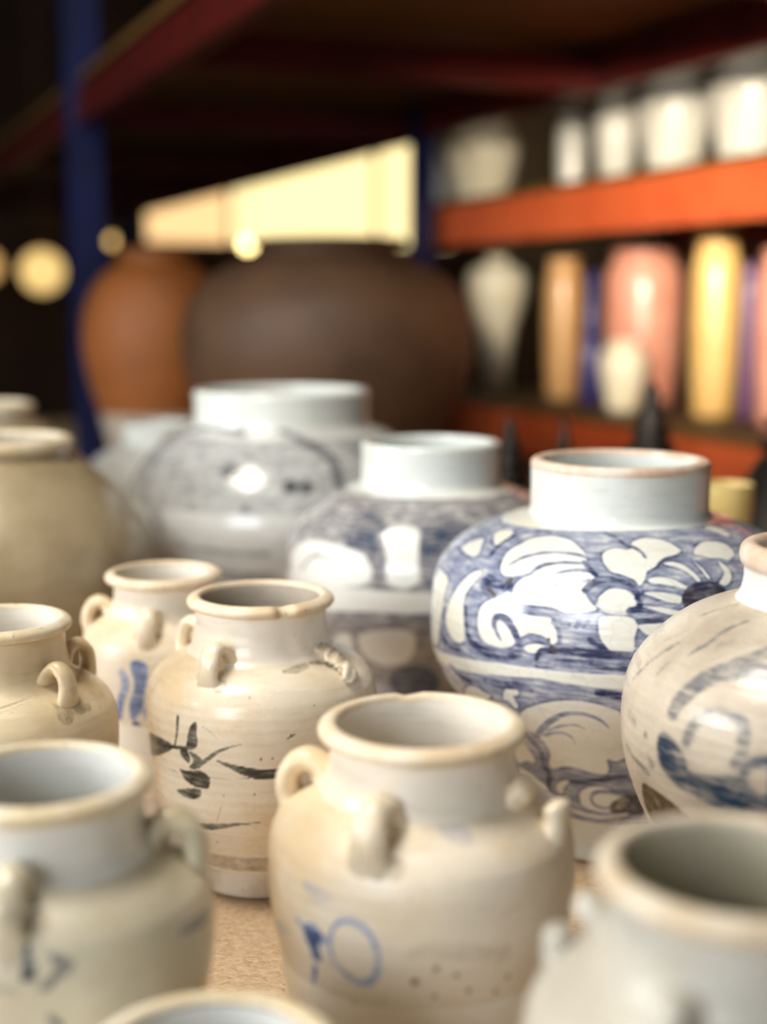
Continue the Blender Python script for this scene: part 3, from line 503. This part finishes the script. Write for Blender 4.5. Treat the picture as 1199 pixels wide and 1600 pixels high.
def wob(th, h, seed, amt):
    """hand-thrown unevenness: radius factor"""
    r = random.Random(seed); f = np.ones_like(th)
    for k, a in ((1, .5), (2, 1.), (3, .45), (5, .18)):
        f = f+amt*a*np.sin(k*th+r.uniform(0, 6.3)+h*r.uniform(4, 12))
    return f+amt*.12*np.sin(h*1000*2*math.pi/7.)
def turned(name, prof, deg, mat, parent, seed=0, amt=.006, paint=None, stain=None, s0=0., R0=100., soft=.7, repeat=1, dents=()):
    """prof in metres (r,h): one lathe surface as a mesh object"""
    th = np.radians(deg); T = np.repeat(th[None, :], len(prof), 0); Rr = np.repeat(prof[:, :1], len(th), 1); Hh = np.repeat(prof[:, 1:2], len(th), 1)
    Rr = Rr*wob(T, Hh, seed, amt)
    for ang, width, dr, dh in dents:
        g = np.exp(-(((np.degrees(T)-ang+180) % 360-180)/width)**2); Rr = Rr-dr*g; Hh = Hh-dh*g
    V = np.stack([Rr*np.sin(T), -Rr*np.cos(T), Hh], -1)
    s = s0+arclen(prof)*1000; at = {}
    if paint: at['paint'] = paint_ops(paint, deg, s, R0, soft, repeat)
    if stain: at['stain'] = paint_ops(stain, deg, s, R0, .9)
    return link(bpy.data.objects.new(name, grid_mesh(name, V, len(deg), len(prof), True, mat, at)), parent)
def lug(parent, ang, pts, width, thick, mat, name='lug_handle', cut=None, seed=0, flare=1.6, rough=.06):
    """strap loop: pts (r,h) in mm in the radial plane, swept with an oval section"""
    c = crom(pts, 1.6)/1000; n = len(c); t = np.linspace(0, 1, n); tan = np.gradient(c, axis=0); tan /= np.linalg.norm(tan, axis=1)[:, None]
    nor = np.stack([-tan[:, 1], tan[:, 0]], 1); k = 14; rnd = random.Random(seed)
    a = np.linspace(0, 2*math.pi, k, endpoint=False); ct, st = math.cos(R(ang)), math.sin(R(ang)); rad = np.array([st, -ct, 0]); tg = np.array([ct, st, 0]); up = np.array([0, 0, 1])
    def sweep(lo, hi, nm):
        sel = [i for i in range(n) if lo <= t[i] <= hi]; rows = []
        for j, i in enumerate(sel):
            e = 1+(flare-1)*abs(2*t[i]-1)**3; w = width*e*(1+.05*math.sin(9*t[i]+seed)); h = thick*(1+.35*abs(2*t[i]-1)**4)
            end = 1.
            if (lo > 0 and j == 0) or (hi < 1 and j == len(sel)-1): end = .45
            ctr = rad*c[i, 0]+up*c[i, 1]
            if end < 1: ctr = ctr+up*rnd.uniform(-.0004, .0004)
            for q in a:
                rr = 1+rough*math.sin(3*q+seed+i*.7+rough*6*math.sin(i*1.9))
                rows.append(ctr+tg*(w/2*math.cos(q)*end*rr)+(rad*nor[i, 0]+up*nor[i, 1])*(h/2*math.sin(q)*end*rr))
        for pole in (0, -1):
            cen = np.mean(rows[:k] if pole == 0 else rows[-k:], axis=0)
            rows = [cen]*k+rows if pole == 0 else rows+[cen]*k
        return link(bpy.data.objects.new(nm, grid_mesh(nm, np.array(rows), k, len(sel)+2, True, mat)), parent)
    if cut: sweep(0, cut[0], 'broken_lug'); sweep(cut[1], 1, 'broken_lug')
    else: sweep(0, 1, name)

def front_cols(fine, coarse, half=100.):
    return np.concatenate([np.arange(-half, half, fine), np.arange(half, 360-half, coarse)])
def jar(key, name, label, cat, group, x, y, mats, foot_mm, neck_mm, rz=0., fine=.9, step=1.4, brush=None, stain=None, lugs=(), seed=0, amt=.006, repeat=1, dents=(), z=SHELF, handle_mat=None, lug_w=.0105, lug_t=.0062, lug_pts=None, soft=.7):
    """one vessel: foot_ring, body, neck, rim, inner_wall and its lug handles"""
    outer, rim, inner = PROFILES[key]
    t = thing(name, label, cat, (x, y, z), rz, group)
    C = crom(outer, step)/1000; s = arclen(C)*1000
    hi_ = int(np.argmin(np.abs(C[:, 1]*1000-foot_mm))); nk = int(np.argmin(np.abs(C[:, 1]*1000-neck_mm)))
    deg = front_cols(fine, max(3., fine*2.5)); R0 = C[:, 0].max()*1000
    kw = dict(parent=t, seed=seed, amt=amt, R0=R0, soft=soft, repeat=repeat)
    br, stn = BRUSH.get(brush, []) if brush else [], STAIN.get(stain, []) if stain else []
    if brush in BANDS: br = BANDS[brush]+br
    if stain in STAIN_BANDS: stn = STAIN_BANDS[stain]+stn
    if lugs:                                               # kiln dirt caught round the lugs and under the neck
        sj = float(np.interp(neck_mm-6, C[:, 1]*1000, s)); rd = random.Random(seed); g = []
        for L in lugs:
            a = L[0] if isinstance(L, tuple) else L
            for k in range(5): g += [a+rd.uniform(-9, 11), sj+rd.uniform(-16, 3), rd.uniform(3, 7)]
        stn = [('B', .24, sum([[q, sj-8+rd.uniform(-7, 7), sj+30] for q in range(-180, 181, 20)], [])), ('D', .48, g)]+stn
    base = np.vstack([[.6*C[0, 0], .004], [.85*C[0, 0], .003], [C[0, 0]-.004, .0004], C[:hi_+1]])
    turned('foot_ring', base, deg[::2], mats['foot'], t, seed, amt)
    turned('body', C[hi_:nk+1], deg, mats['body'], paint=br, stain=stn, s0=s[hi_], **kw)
    turned('neck', C[nk:], deg, mats['neck'], t, seed, amt)
    turned('rim', crom(rim, .8)/1000, deg[::2] if fine < 1 else deg, mats['rim'], t, seed, amt, dents=dents)
    turned('inner_wall', crom(inner, 5)/1000, deg[::4], mats['inner'], t, seed, amt)
    for i, L in enumerate(lugs):
        ang, cut = (L, None) if not isinstance(L, tuple) else L
        if cut == 'stump': lug(t, ang, STUMP, .012, .0065, mats['body'], 'broken_lug', seed=seed+i, flare=1.2, rough=.35)
        else: lug(t, ang, lug_pts, lug_w, lug_t, handle_mat or mats['body'], cut=cut, seed=seed+i)
    return t
BANDS = {
 'blue': [('B', .5, [-180, 168, 290, -82, 164, 283, -42, 175, 291, -8, 176.5, 298, 26, 177, 301, 90, 176, 296, 180, 168, 290]),
          ('B', .48, [-180, 34, 158, -79, 36, 155, -31, 35, 169.5, -8, 33, 166, 90, 34, 164, 180, 34, 158])],
 'mid': [('B', .5, [-180, 168, 268, 180, 168, 268]), ('B', .55, [-180, 20, 152, 180, 20, 152])],
 'grey': [('B', .14, [-180, 60, 150, 180, 60, 150]), ('B', .12, [-180, 150, 300, 180, 150, 300])],
 'big': [('B', .3, [-180, 205, 300, 180, 205, 300])]}
STAIN_BANDS = {
 'bamboo': [('B', .5, [-180, 24, 42, 0, 25, 41, 180, 24, 42]), ('B', .27, [-180, 42, 66, 0, 42, 62, 180, 42, 66])],
 'blue': [('B', .12, [-180, 0, 12, 180, 0, 12])]}

# ------------------------------------------------------------------ the setting
UX, UY = -math.sin(R(22.9)), math.cos(R(22.9)); VX, VY = math.cos(R(22.9)), math.sin(R(22.9)); YAW = R(22.9)
EYE = SHELF+.40
def uv(u, v, z=0.): return (UX*u+VX*v, UY*u+VY*v, z)            # u runs along the racks, v across them
U3, V3, Z3 = (UX, UY, 0), (VX, VY, 0), (0, 0, 1)
def struct(name, L, mat, parent=None, bevel=0):
    o = solid(name, L, mat, parent, bevel)
    if parent is None: o['kind'] = 'structure'
    return o
def uvbox(L, u0, u1, v0, v1, z0, z1):
    c = uv((u0+u1)/2, (v0+v1)/2, (z0+z1)/2); bm_box(L, (v1-v0, u1-u0, z1-z0), c, YAW)
CONC = plain('concrete_floor', (120, 108, 94), (96, 86, 76), .7, 6); WALLM = plain('dark_brown_wall', (70, 44, 24), (52, 32, 18), .8, 4); CEIL = plain('dark_roof_boards', (52, 36, 22), (38, 26, 16), .8, 5)
L = ([], []); uvbox(L, -2, 9.2, -3, 4.6, -.1, 0); struct('floor', L, CONC)
L = ([], []); uvbox(L, 2.4, 9.2, -3, 4.6, 3.5, 3.6); struct('ceiling', L, CEIL)
L = ([], []); uvbox(L, 0, 9.2, 4.5, 4.6, 0, 3.5); struct('wall_right', L, WALLM)
# rear wall with a long strip window above a dark dado
WU = 9.0; WZ0, WZ1 = EYE+.37, EYE+1.25; WV0, WV1 = 2.08, 4.36
L = ([], []); uvbox(L, WU, WU+.12, -3, 4.5, 0, WZ0); uvbox(L, WU, WU+.12, -3, 4.5, WZ1, 3.5); uvbox(L, WU, WU+.12, -3, WV0, WZ0, WZ1); uvbox(L, WU, WU+.12, WV1, 4.5, WZ0, WZ1); struct('wall_back', L, WALLM)
win = thing('window_1', '', '', uv(WU+.05, (WV0+WV1)/2, WZ0)); del win['label'], win['category']; win['kind'] = 'structure'
PANE = glow('daylit_frosted_pane', (255, 232, 168), 1.35); FRAME = plain('window_frame_paint', (150, 110, 70), (126, 92, 58), .5)
def under(o, p):
    o.parent = p; o.matrix_parent_inverse = p.matrix_basis.inverted(); return o
L = ([], []); VS = [WV0, 2.67, 3.75, WV1]; PANE2 = glow('amber_frosted_pane', (252, 208, 146), 1.15)
for z in (WZ0, WZ1): uvbox(L, WU-.01, WU+.11, WV0, WV1, z-.02, z+.02)
for v in VS: uvbox(L, WU-.01, WU+.11, v-.012, v+.012, WZ0, WZ1)
under(solid('window_frame', L, FRAME), win)
for i in range(3):
    L = ([], []); uvbox(L, WU+.04, WU+.055, VS[i]+.012, VS[i+1]-.012, WZ0+.02, WZ1-.02); under(solid('pane', L, PANE if i else PANE2), win)

# ---- racks: blue uprights, red and orange beams, chipboard and plywood decks
def upright(parent, u, v, z1, mat=BLUEP, k=1.):
    o = [(a*k, b*k) for a, b in [(-.04, -.03), (.04, -.03), (.04, .03), (.025, .03), (.025, -.018), (-.025, -.018), (-.025, .03), (-.04, .03)]]
    L = ([], []); prism(L, o, uv(u, v, .006), uv(u, v, z1), V3, U3); p = under(solid('upright', L, mat), parent)
    L = ([], []); uvbox(L, u-.06, u+.06, v-.06, v+.06, 0, .008); f = solid('foot_plate', L, mat); f.parent = p
def beam(parent, p0, p1, side, mat, h=.10, name='beam'):
    # open box beam with a stepped top lip
    o = [(-.022, -h), (.022, -h), (.022, 0), (.004, 0), (.004, -.02), (-.022, -.02)]
    L = ([], []); prism(L, [(a*side, b) for a, b in (o if side > 0 else o[::-1])], p0, p1, V3 if abs(p1[0]-p0[0]) < abs(p1[1]-p0[1]) else U3, Z3)
    return under(solid(name, L, mat, bevel=.004), parent)
rack = thing('storage_rack', 'tall pallet rack with red beams and dark blue upright roofing the jars', 'rack', uv(2, 1.1, 0))
UA = 3.40; AV, BV = .64, 1.55; UPZ = EYE+.42
upright(rack, UA, AV, UPZ+.5); upright(rack, UA, BV, UPZ+.5, k=.7); upright(rack, 7.2, AV, UPZ+.5); upright(rack, 7.2, BV, UPZ+.5)
for a, b in ((.9, UA-.04), (UA+.04, 7.16)):
    beam(rack, uv(a, AV, UPZ+.1), uv(b, AV, UPZ+.1), 1, REDB); beam(rack, uv(a, BV, UPZ+.11), uv(b, BV, UPZ+.11), -1, REDB)
for u in (1.6, 2.5, 3.45, 4.6, 5.8, 6.95):
    L = ([], []); uvbox(L, u-.02, u+.02, AV+.024, BV-.024, UPZ+.005, UPZ+.075); under(solid('cross_bar', L, REDB), rack)
for i in range(8):
    L = ([], []); uvbox(L, .9+i*.78, .9+(i+1)*.78-.004, AV-.01, BV+.01, UPZ+.102, UPZ+.12); under(solid('deck_board', L, PLY), rack)
deck = thing('display_deck', 'low chipboard deck carrying the jars', 'shelf', uv(1.4, .6, 0))
for i in range(5):
    L = ([], []); uvbox(L, -.35+i*1.0, -.35+(i+1)*1.0-.0015, -.75, 1.58, SHELF-.022, SHELF); under(solid('chipboard_sheet', L, DECK), deck)
for v in (-.7, .42, 1.53):
    L = ([], []); uvbox(L, -.3, 4.6, v-.025, v+.025, SHELF-.122, SHELF-.022); under(solid('beam', L, ORANGE, bevel=.004), deck)
    for u in (-.25, 2.1, 4.5):
        L = ([], []); uvbox(L, u-.035, u+.035, v-.025, v+.025, 0, SHELF-.122); under(solid('leg', L, BLUEP), deck)
far = thing('storage_rack', 'far pallet rack with bright orange beams, full of pale vases', 'rack', uv(2.2, 2.1, 0))
F0, F1 = 1.64, 2.5; UF = 3.6
for u in (UF, .55):
    for v in (F0, F1): upright(far, u, v, EYE+1.3, k=.7)
for zt in (EYE+.255, EYE-.275):
    beam(far, uv(.59, F0, zt), uv(UF-.04, F0, zt), -1, ORANGE, .105); beam(far, uv(.59, F1, zt), uv(UF-.04, F1, zt), 1, ORANGE, .105)
    for i in range(3):
        L = ([], []); uvbox(L, .59+i*.99, .59+(i+1)*.99-.003, F0-.02, F1+.02, zt, zt+.015); under(solid('shelf_board', L, PLY), far)
for i in range(3):
    L = ([], []); uvbox(L, .59+i*.99, .59+(i+1)*.99-.003, F0-.02, F1+.02, EYE+.9, EYE+.915); under(solid('shelf_board', L, PLY), far)
for v in (F0, F1): beam(far, uv(.59, v, EYE+.9), uv(UF-.04, v, EYE+.9), -1, ORANGE, .105)

# ------------------------------------------------------------------ the jars in focus and around it
LP_C = [(46, 166), (51, 173), (57, 176.5), (63.5, 174), (67.5, 167), (67.5, 159), (65, 151)]
LP_B = [(46, 166), (51, 172.5), (57, 175.5), (63, 172.5), (66.5, 164.5), (66.5, 156), (63.5, 150)]
STUMP = [(46, 167), (51, 166.5), (55, 163), (60, 161.5), (64, 158.5), (68, 157), (71, 152.5), (72, 148)]
G1 = 'small cream jars with lug handles'
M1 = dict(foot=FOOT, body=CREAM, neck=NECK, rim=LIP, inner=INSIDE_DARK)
M2 = dict(foot=FOOT, body=CREAM_BLUE, neck=NECK, rim=LIP, inner=INSIDE)
M3 = dict(foot=FOOT, body=DULL, neck=DULL, rim=LIP_PALE, inner=INSIDE)
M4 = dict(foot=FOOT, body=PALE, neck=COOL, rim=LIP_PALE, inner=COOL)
M5 = dict(foot=FOOT, body=DIM_GLAZE, neck=DIM_GLAZE, rim=LIP_DIM, inner=DIM_INSIDE)
jar('bamboo', 'lug_handled_jar', 'cream jar painted with dark grey bamboo leaves, standing in sharp focus', 'jar', G1, -.0845, .907, M1, 20, 163, fine=.6, step=1.1, brush='bamboo', stain='bamboo', lugs=[-26, -118, (60, 'stump'), 152], seed=3, lug_pts=LP_B, lug_w=.0135, lug_t=.0088, dents=[(22, 5, .0045, .0018), (28, 4, .003, .0012)], soft=.45)
jar('centre', 'lug_handled_jar', 'cream jar with pale blue ring and knot brushwork, front middle of the deck', 'jar', G1, .0187, .624, M2, 24, 168, fine=.8, brush='centre', stain='centre', lugs=[-22, -104, (66, (.3, .55)), 158], seed=8, lug_pts=LP_C, lug_w=.0165, lug_t=.0122, dents=[(188, 5, .001, .0016)])
jar('leftmid', 'lug_handled_jar', 'dusty tan jar cut by the left edge, two lugs on its right shoulder', 'jar', G1, -.248, .846, M3, 20, 160, fine=.9, brush='leftmid', stain='leftmid', lugs=[56, 128, 236, 308], seed=14, lug_pts=fit(LP_B, .92, .985), lug_w=.0125, lug_t=.0085)
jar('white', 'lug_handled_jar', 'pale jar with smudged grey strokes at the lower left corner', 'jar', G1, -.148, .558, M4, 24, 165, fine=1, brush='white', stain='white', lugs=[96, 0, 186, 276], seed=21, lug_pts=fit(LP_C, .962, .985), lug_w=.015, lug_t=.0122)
jar('small', 'lug_handled_jar', 'small blurred white-necked jar with blue brushwork, behind the dusty tan jar', 'jar', G1, -.172, 1.03, M2, 24, 160, fine=1.2, brush='small', lugs=[-84, -4, 96, 176], seed=27, lug_pts=fit(LP_C, .872, .955), lug_w=.014, lug_t=.010)
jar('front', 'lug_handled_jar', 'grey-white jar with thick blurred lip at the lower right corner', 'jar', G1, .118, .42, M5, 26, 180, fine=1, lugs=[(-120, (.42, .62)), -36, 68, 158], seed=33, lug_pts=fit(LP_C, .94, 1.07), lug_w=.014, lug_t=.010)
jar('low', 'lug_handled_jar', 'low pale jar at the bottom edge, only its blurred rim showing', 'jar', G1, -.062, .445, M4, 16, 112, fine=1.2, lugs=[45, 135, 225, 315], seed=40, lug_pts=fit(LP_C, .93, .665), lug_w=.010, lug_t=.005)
G2 = 'blue painted storage jars'
MB = dict(foot=CELADON, body=BLUEWARE, neck=CELADON, rim=LIP_PINK, inner=CELADON)
jar('blue', 'blue_and_white_jar', 'large crackled jar with bold cobalt leaf scrolls and wide pale neck', 'jar', G2, .1755, .990, MB, 14, 243.2, fine=.4, step=.9, brush='blue', stain='blue', seed=50, amt=.003, repeat=2, soft=.6)
jar('grey', 'blue_and_white_jar', 'grey-blue mottled jar with small pinkish rim, cut by the right edge', 'jar', G2, .247, .72, dict(foot=FOOT, body=GREYWARE, neck=COOL, rim=LIP_PINK, inner=INSIDE), 20, 238, fine=.7, brush='grey', stain='grey', seed=57, amt=.005, repeat=2, soft=2.2)
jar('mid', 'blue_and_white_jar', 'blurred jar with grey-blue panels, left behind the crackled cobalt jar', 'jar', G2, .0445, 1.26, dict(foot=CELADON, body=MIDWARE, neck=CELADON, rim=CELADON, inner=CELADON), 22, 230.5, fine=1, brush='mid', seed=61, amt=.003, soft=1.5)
jar('big', 'blue_and_white_jar', 'biggest grey-white jar with dark dabs, far back in the middle', 'jar', G2, -.117, 1.55, dict(foot=CELADON, body=BIGWARE, neck=CELADON, rim=CELADON, inner=CELADON), 24, 262, fine=1.2, step=2.5, brush='big', seed=66, amt=.003, soft=2)
jar('squat', 'blue_and_white_jar', 'grey jar mostly hidden behind the biggest grey-white jar, at its left', 'jar', G2, -.345, 2.06, dict(foot=CELADON, body=BIGWARE, neck=CELADON, rim=CELADON, inner=CELADON), 18, 184, fine=2.4, step=4, seed=70, amt=.003, rz=1.1)
G3 = 'olive stoneware jars'
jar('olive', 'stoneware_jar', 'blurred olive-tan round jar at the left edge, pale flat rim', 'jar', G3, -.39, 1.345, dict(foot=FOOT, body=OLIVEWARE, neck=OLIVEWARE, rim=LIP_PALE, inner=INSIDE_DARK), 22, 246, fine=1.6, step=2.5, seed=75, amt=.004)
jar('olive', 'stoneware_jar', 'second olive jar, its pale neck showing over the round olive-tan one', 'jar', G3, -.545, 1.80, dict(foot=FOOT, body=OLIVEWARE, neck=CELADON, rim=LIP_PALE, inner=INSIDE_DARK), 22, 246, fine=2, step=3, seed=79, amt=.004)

# ------------------------------------------------------------------ blurred things behind
def vessel(name, label, cat, group, loc, parts, seed=0, cols=48):
    """parts: list of (part name, [(r,h)...] metres, material)"""
    t = thing(name, label, cat, loc, 0, group); deg = np.arange(0, 360, 360/cols)
    for nm, pts, mat in parts: turned(nm, crom(np.array(pts)*1000, 6)/1000, deg, mat, t, seed, .004)
    return t
def storage_jar(label, x, y, r, H, mat, seed):
    vessel('storage_jar', label, 'jar', 'tall brown storage jars', (x, y, SHELF+.002), [
        ('body', [(.002, .006), (.5*r, .001), (.55*r, .01), (.72*r, .22*H), (.93*r, .45*H), (r, .62*H), (.95*r, .76*H), (.75*r, .88*H), (.52*r, .935*H)], mat),
        ('neck', [(.52*r, .935*H), (.47*r, .955*H), (.46*r, .975*H)], mat), ('rim', [(.46*r, .975*H), (.52*r, .98*H), (.53*r, .993*H), (.48*r, H), (.42*r, .985*H)], mat),
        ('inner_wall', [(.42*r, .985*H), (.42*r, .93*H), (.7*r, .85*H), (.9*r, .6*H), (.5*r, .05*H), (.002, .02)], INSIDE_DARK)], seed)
storage_jar('huge dark brown storage jar behind the grey-white jars', -.105, 2.62, .285, .515, BROWN, 90)
storage_jar('amber-brown storage jar beside the blue upright', -.50, 3.0, .165, .51, AMBER, 91)
def spire(label, loc, H, r, group='dark bronze spires', seed=0):
    vessel('bronze_spire', label, 'ornament', group, loc, [
        ('base', [(.002, .004), (r*.97, .002), (r*1.02, .03*H), (r*.92, .07*H), (r*.97, .1*H), (r*.85, .14*H)], BRONZE),
        ('bell', [(r*.85, .14*H), (r*.9, .22*H), (r*.84, .34*H), (r*.66, .46*H), (r*.5, .54*H), (r*.42, .56*H)], BRONZE),
        ('spire', [(r*.42, .56*H), (r*.52, .575*H), (r*.52, .59*H), (r*.36, .61*H), (r*.44, .645*H), (r*.44, .66*H), (r*.31, .68*H), (r*.38, .715*H), (r*.37, .73*H), (r*.26, .75*H), (r*.3, .785*H), (r*.2, .81*H), (r*.21, .85*H), (r*.12, .9*H), (r*.1, .95*H), (.001, H)], BRONZE)], seed, 32)
spire('dark spire rising behind the neck of the crackled cobalt jar', (.34, 1.70, SHELF), .30, .085, seed=95)
spire('narrow dark spire left of the crackled cobalt jar neck', (.151, 1.60, SHELF), .265, .07, seed=96)
spire('lowest dark spire, only its tip over the cobalt jar rim', (.243, 1.80, SHELF), .245, .045, seed=97)
spire('widest dark grey spire at the right edge', (.50, 1.56, SHELF), .40, .12, seed=98)
CUPM = glaze('butter_glaze', (244, 222, 150), (236, 204, 120), rough=.25)
vessel('cup', 'small butter-yellow cup between the cobalt jar and the widest dark spire', 'cup', None, (.352, 1.36, SHELF), [
    ('foot', [(.002, .004), (.024, .002), (.026, .02), (.014, .05), (.010, .11), (.012, .14)], CUPM), ('bowl', [(.012, .14), (.021, .155), (.025, .185), (.026, .216)], CUPM), ('inner_wall', [(.026, .216), (.0235, .216), (.0225, .185), (.002, .15)], CUPM)], 99, 32)

CRM = glaze('ivory_glaze', (248, 238, 210), (240, 224, 182), rough=.3); GRW = glaze('ash_white_glaze', (190, 187, 176), (168, 162, 146), rough=.3); PINK = glaze('coral_glaze', (226, 158, 132), (212, 132, 106), rough=.35)
TAN = glaze('tan_glaze', (206, 158, 100), (188, 136, 82), rough=.35); YEL = glaze('straw_glaze', (234, 192, 118), (220, 172, 96), rough=.3); NAVY = glaze('indigo_glaze', (56, 52, 120), (40, 38, 96), rough=.3); PLUM = glaze('plum_glaze', (110, 70, 110), (90, 56, 92), rough=.3)
def vase(label, x, y, lvl, r, H, mat, kind, group, seed, cat='vase'):
    if kind == 'urn':
        b = [(.002, .003), (.62*r, 0), (.64*r, .02*H), (.8*r, .25*H), (.97*r, .55*H), (r, .7*H), (.9*r, .82*H), (.72*r, .885*H)]; n = [(.72*r, .885*H), (.66*r, .91*H), (.68*r, .96*H)]; q = [(.68*r, .96*H), (.74*r, .98*H), (.72*r, H), (.62*r, .99*H)]
    elif kind == 'meiping':
        b = [(.002, .003), (.40*r, 0), (.42*r, .02*H), (.45*r, .2*H), (.62*r, .45*H), (.92*r, .68*H), (r, .8*H), (.86*r, .9*H), (.5*r, .945*H)]; n = [(.5*r, .945*H), (.36*r, .955*H), (.36*r, .98*H)]; q = [(.36*r, .98*H), (.42*r, .985*H), (.4*r, H), (.32*r, .99*H)]
    elif kind == 'bottle':
        b = [(.002, .003), (.75*r, 0), (.8*r, .02*H), (r, .2*H), (.95*r, .42*H), (.6*r, .58*H), (.42*r, .68*H)]; n = [(.42*r, .68*H), (.4*r, .8*H), (.44*r, .95*H)]; q = [(.44*r, .95*H), (.55*r, .985*H), (.5*r, H), (.36*r, .985*H)]
    else:
        b = [(.002, .003), (.8*r, 0), (.84*r, .02*H), (.96*r, .3*H), (r, .6*H), (.95*r, .85*H), (.85*r, .91*H)]; n = [(.85*r, .91*H), (.78*r, .93*H), (.78*r, .965*H)]; q = [(.78*r, .965*H), (.84*r, .98*H), (.82*r, H), (.72*r, .99*H)]
    iw = [q[-1], (q[-1][0]*.95, .88*H), (.6*r, .6*H), (.3*r, .2*H), (.002, .1*H)]
    vessel('vase', label, cat, group, (x, y, EYE+lvl), [('body', b, mat), ('neck', n, mat), ('rim', q, mat), ('inner_wall', iw, mat)], seed, 40)
GU, GL = 'pale vases on the upper far shelf', 'coloured vases on the lower far shelf'
T1, T2 = .271, -.259
vase('slim ash-white vase at the left end of the upper far shelf', .181, 4.301, T1, .055, .25, GRW, 'tall', GU, 101)
vase('bright ivory vase above the left end of the orange beam', .289, 3.994, T1, .105, .245, CRM, 'urn', GU, 102)
vase('narrow greyish vase standing right of the bright ivory vase', .488, 3.575, T1, .040, .20, GRW, 'tall', GU, 103)
vase('medium ash-white vase, third from the right on the upper far shelf', .557, 3.308, T1, .056, .21, GRW, 'urn', GU, 104)
vase('wide ash-white vase, second from the right on the upper far shelf', .655, 3.12, T1, .085, .23, GRW, 'urn', GU, 105)
vase('wide ash-white vase, rightmost on the upper far shelf', .765, 2.89, T1, .09, .232, GRW, 'urn', GU, 106)
vase('ivory vase tapering to a narrow foot, left on the lower far shelf', .330, 3.95, T2, .088, .385, CRM, 'meiping', GL, 107)
vase('tan vase right of the tapering ivory vase', .477, 3.60, T2, .05, .37, TAN, 'tall', GL, 108)
vase('thin indigo bottle on the lower far shelf', .526, 3.434, T2, .026, .33, NAVY, 'bottle', GL, 109, 'bottle')
vase('round pale straw pot in front of the coral vase', .572, 3.222, T2, .058, .165, CRM, 'urn', GL, 110, 'pot')
vase('broad coral-pink vase under the orange beam', .67, 3.50, T2, .10, .39, PINK, 'tall', GL, 111)
vase('tall straw-yellow vase right of the coral-pink one', .748, 3.061, T2, .055, .40, YEL, 'tall', GL, 112)
vase('slim plum vase between straw-yellow and red vases', .80, 2.97, T2, .02, .34, PLUM, 'tall', GL, 113)
vase('coral-red vase at the right edge of the lower far shelf', .835, 2.85, T2, .05, .365, PINK, 'tall', GL, 114)

# ---- lit globes and bulbs far behind
LAMP = glow('warm_lamp_glass', (245, 206, 130), 1.05); BRASS = plain('brass_fitting', (150, 110, 50), (120, 84, 36), .35, 20, .8)
def hang_lamp(label, u, v, z, r, seed, mat=LAMP, group=None):
    t = thing('hanging_lamp', label, 'lamp', uv(u, v, z), 0, group); deg = np.arange(0, 360, 12)
    a = np.linspace(-90, 82, 16); turned('globe', np.stack([np.maximum(r*np.cos(np.radians(a)), .0005), r*np.sin(np.radians(a))], 1), deg, mat, t, seed, .001)
    turned('cap', np.array([(r*.2, r*.95), (r*.3, r*1.0), (r*.28, r*1.25), (.004, r*1.35)]), deg, BRASS, t, seed, 0)
    turned('cord', np.array([(.003, r*1.3), (.003, 3.5-z)]), deg[::5], BRASS, t, seed, 0)
hang_lamp('bigger glowing globe lamp far behind at the left', 8.15, 1.27, EYE+.17, .125, 120, group=None)
hang_lamp('smaller glowing globe lamp cut by the left edge', 8.28, .96, EYE+.20, .10, 121, glow('dim_lamp_glass', (220, 176, 110), .8))
hang_lamp('tiny dim bulb just right of the dark blue upright', 8.0, 1.66, EYE+.345, .03, 122, glow('dim_bulb_glass', (220, 180, 110), 3))
hang_lamp('small bright bulb hanging under the long strip window', 7.9, 2.45, EYE+.335, .035, 123, glow('bright_bulb_glass', (255, 226, 150), 9))
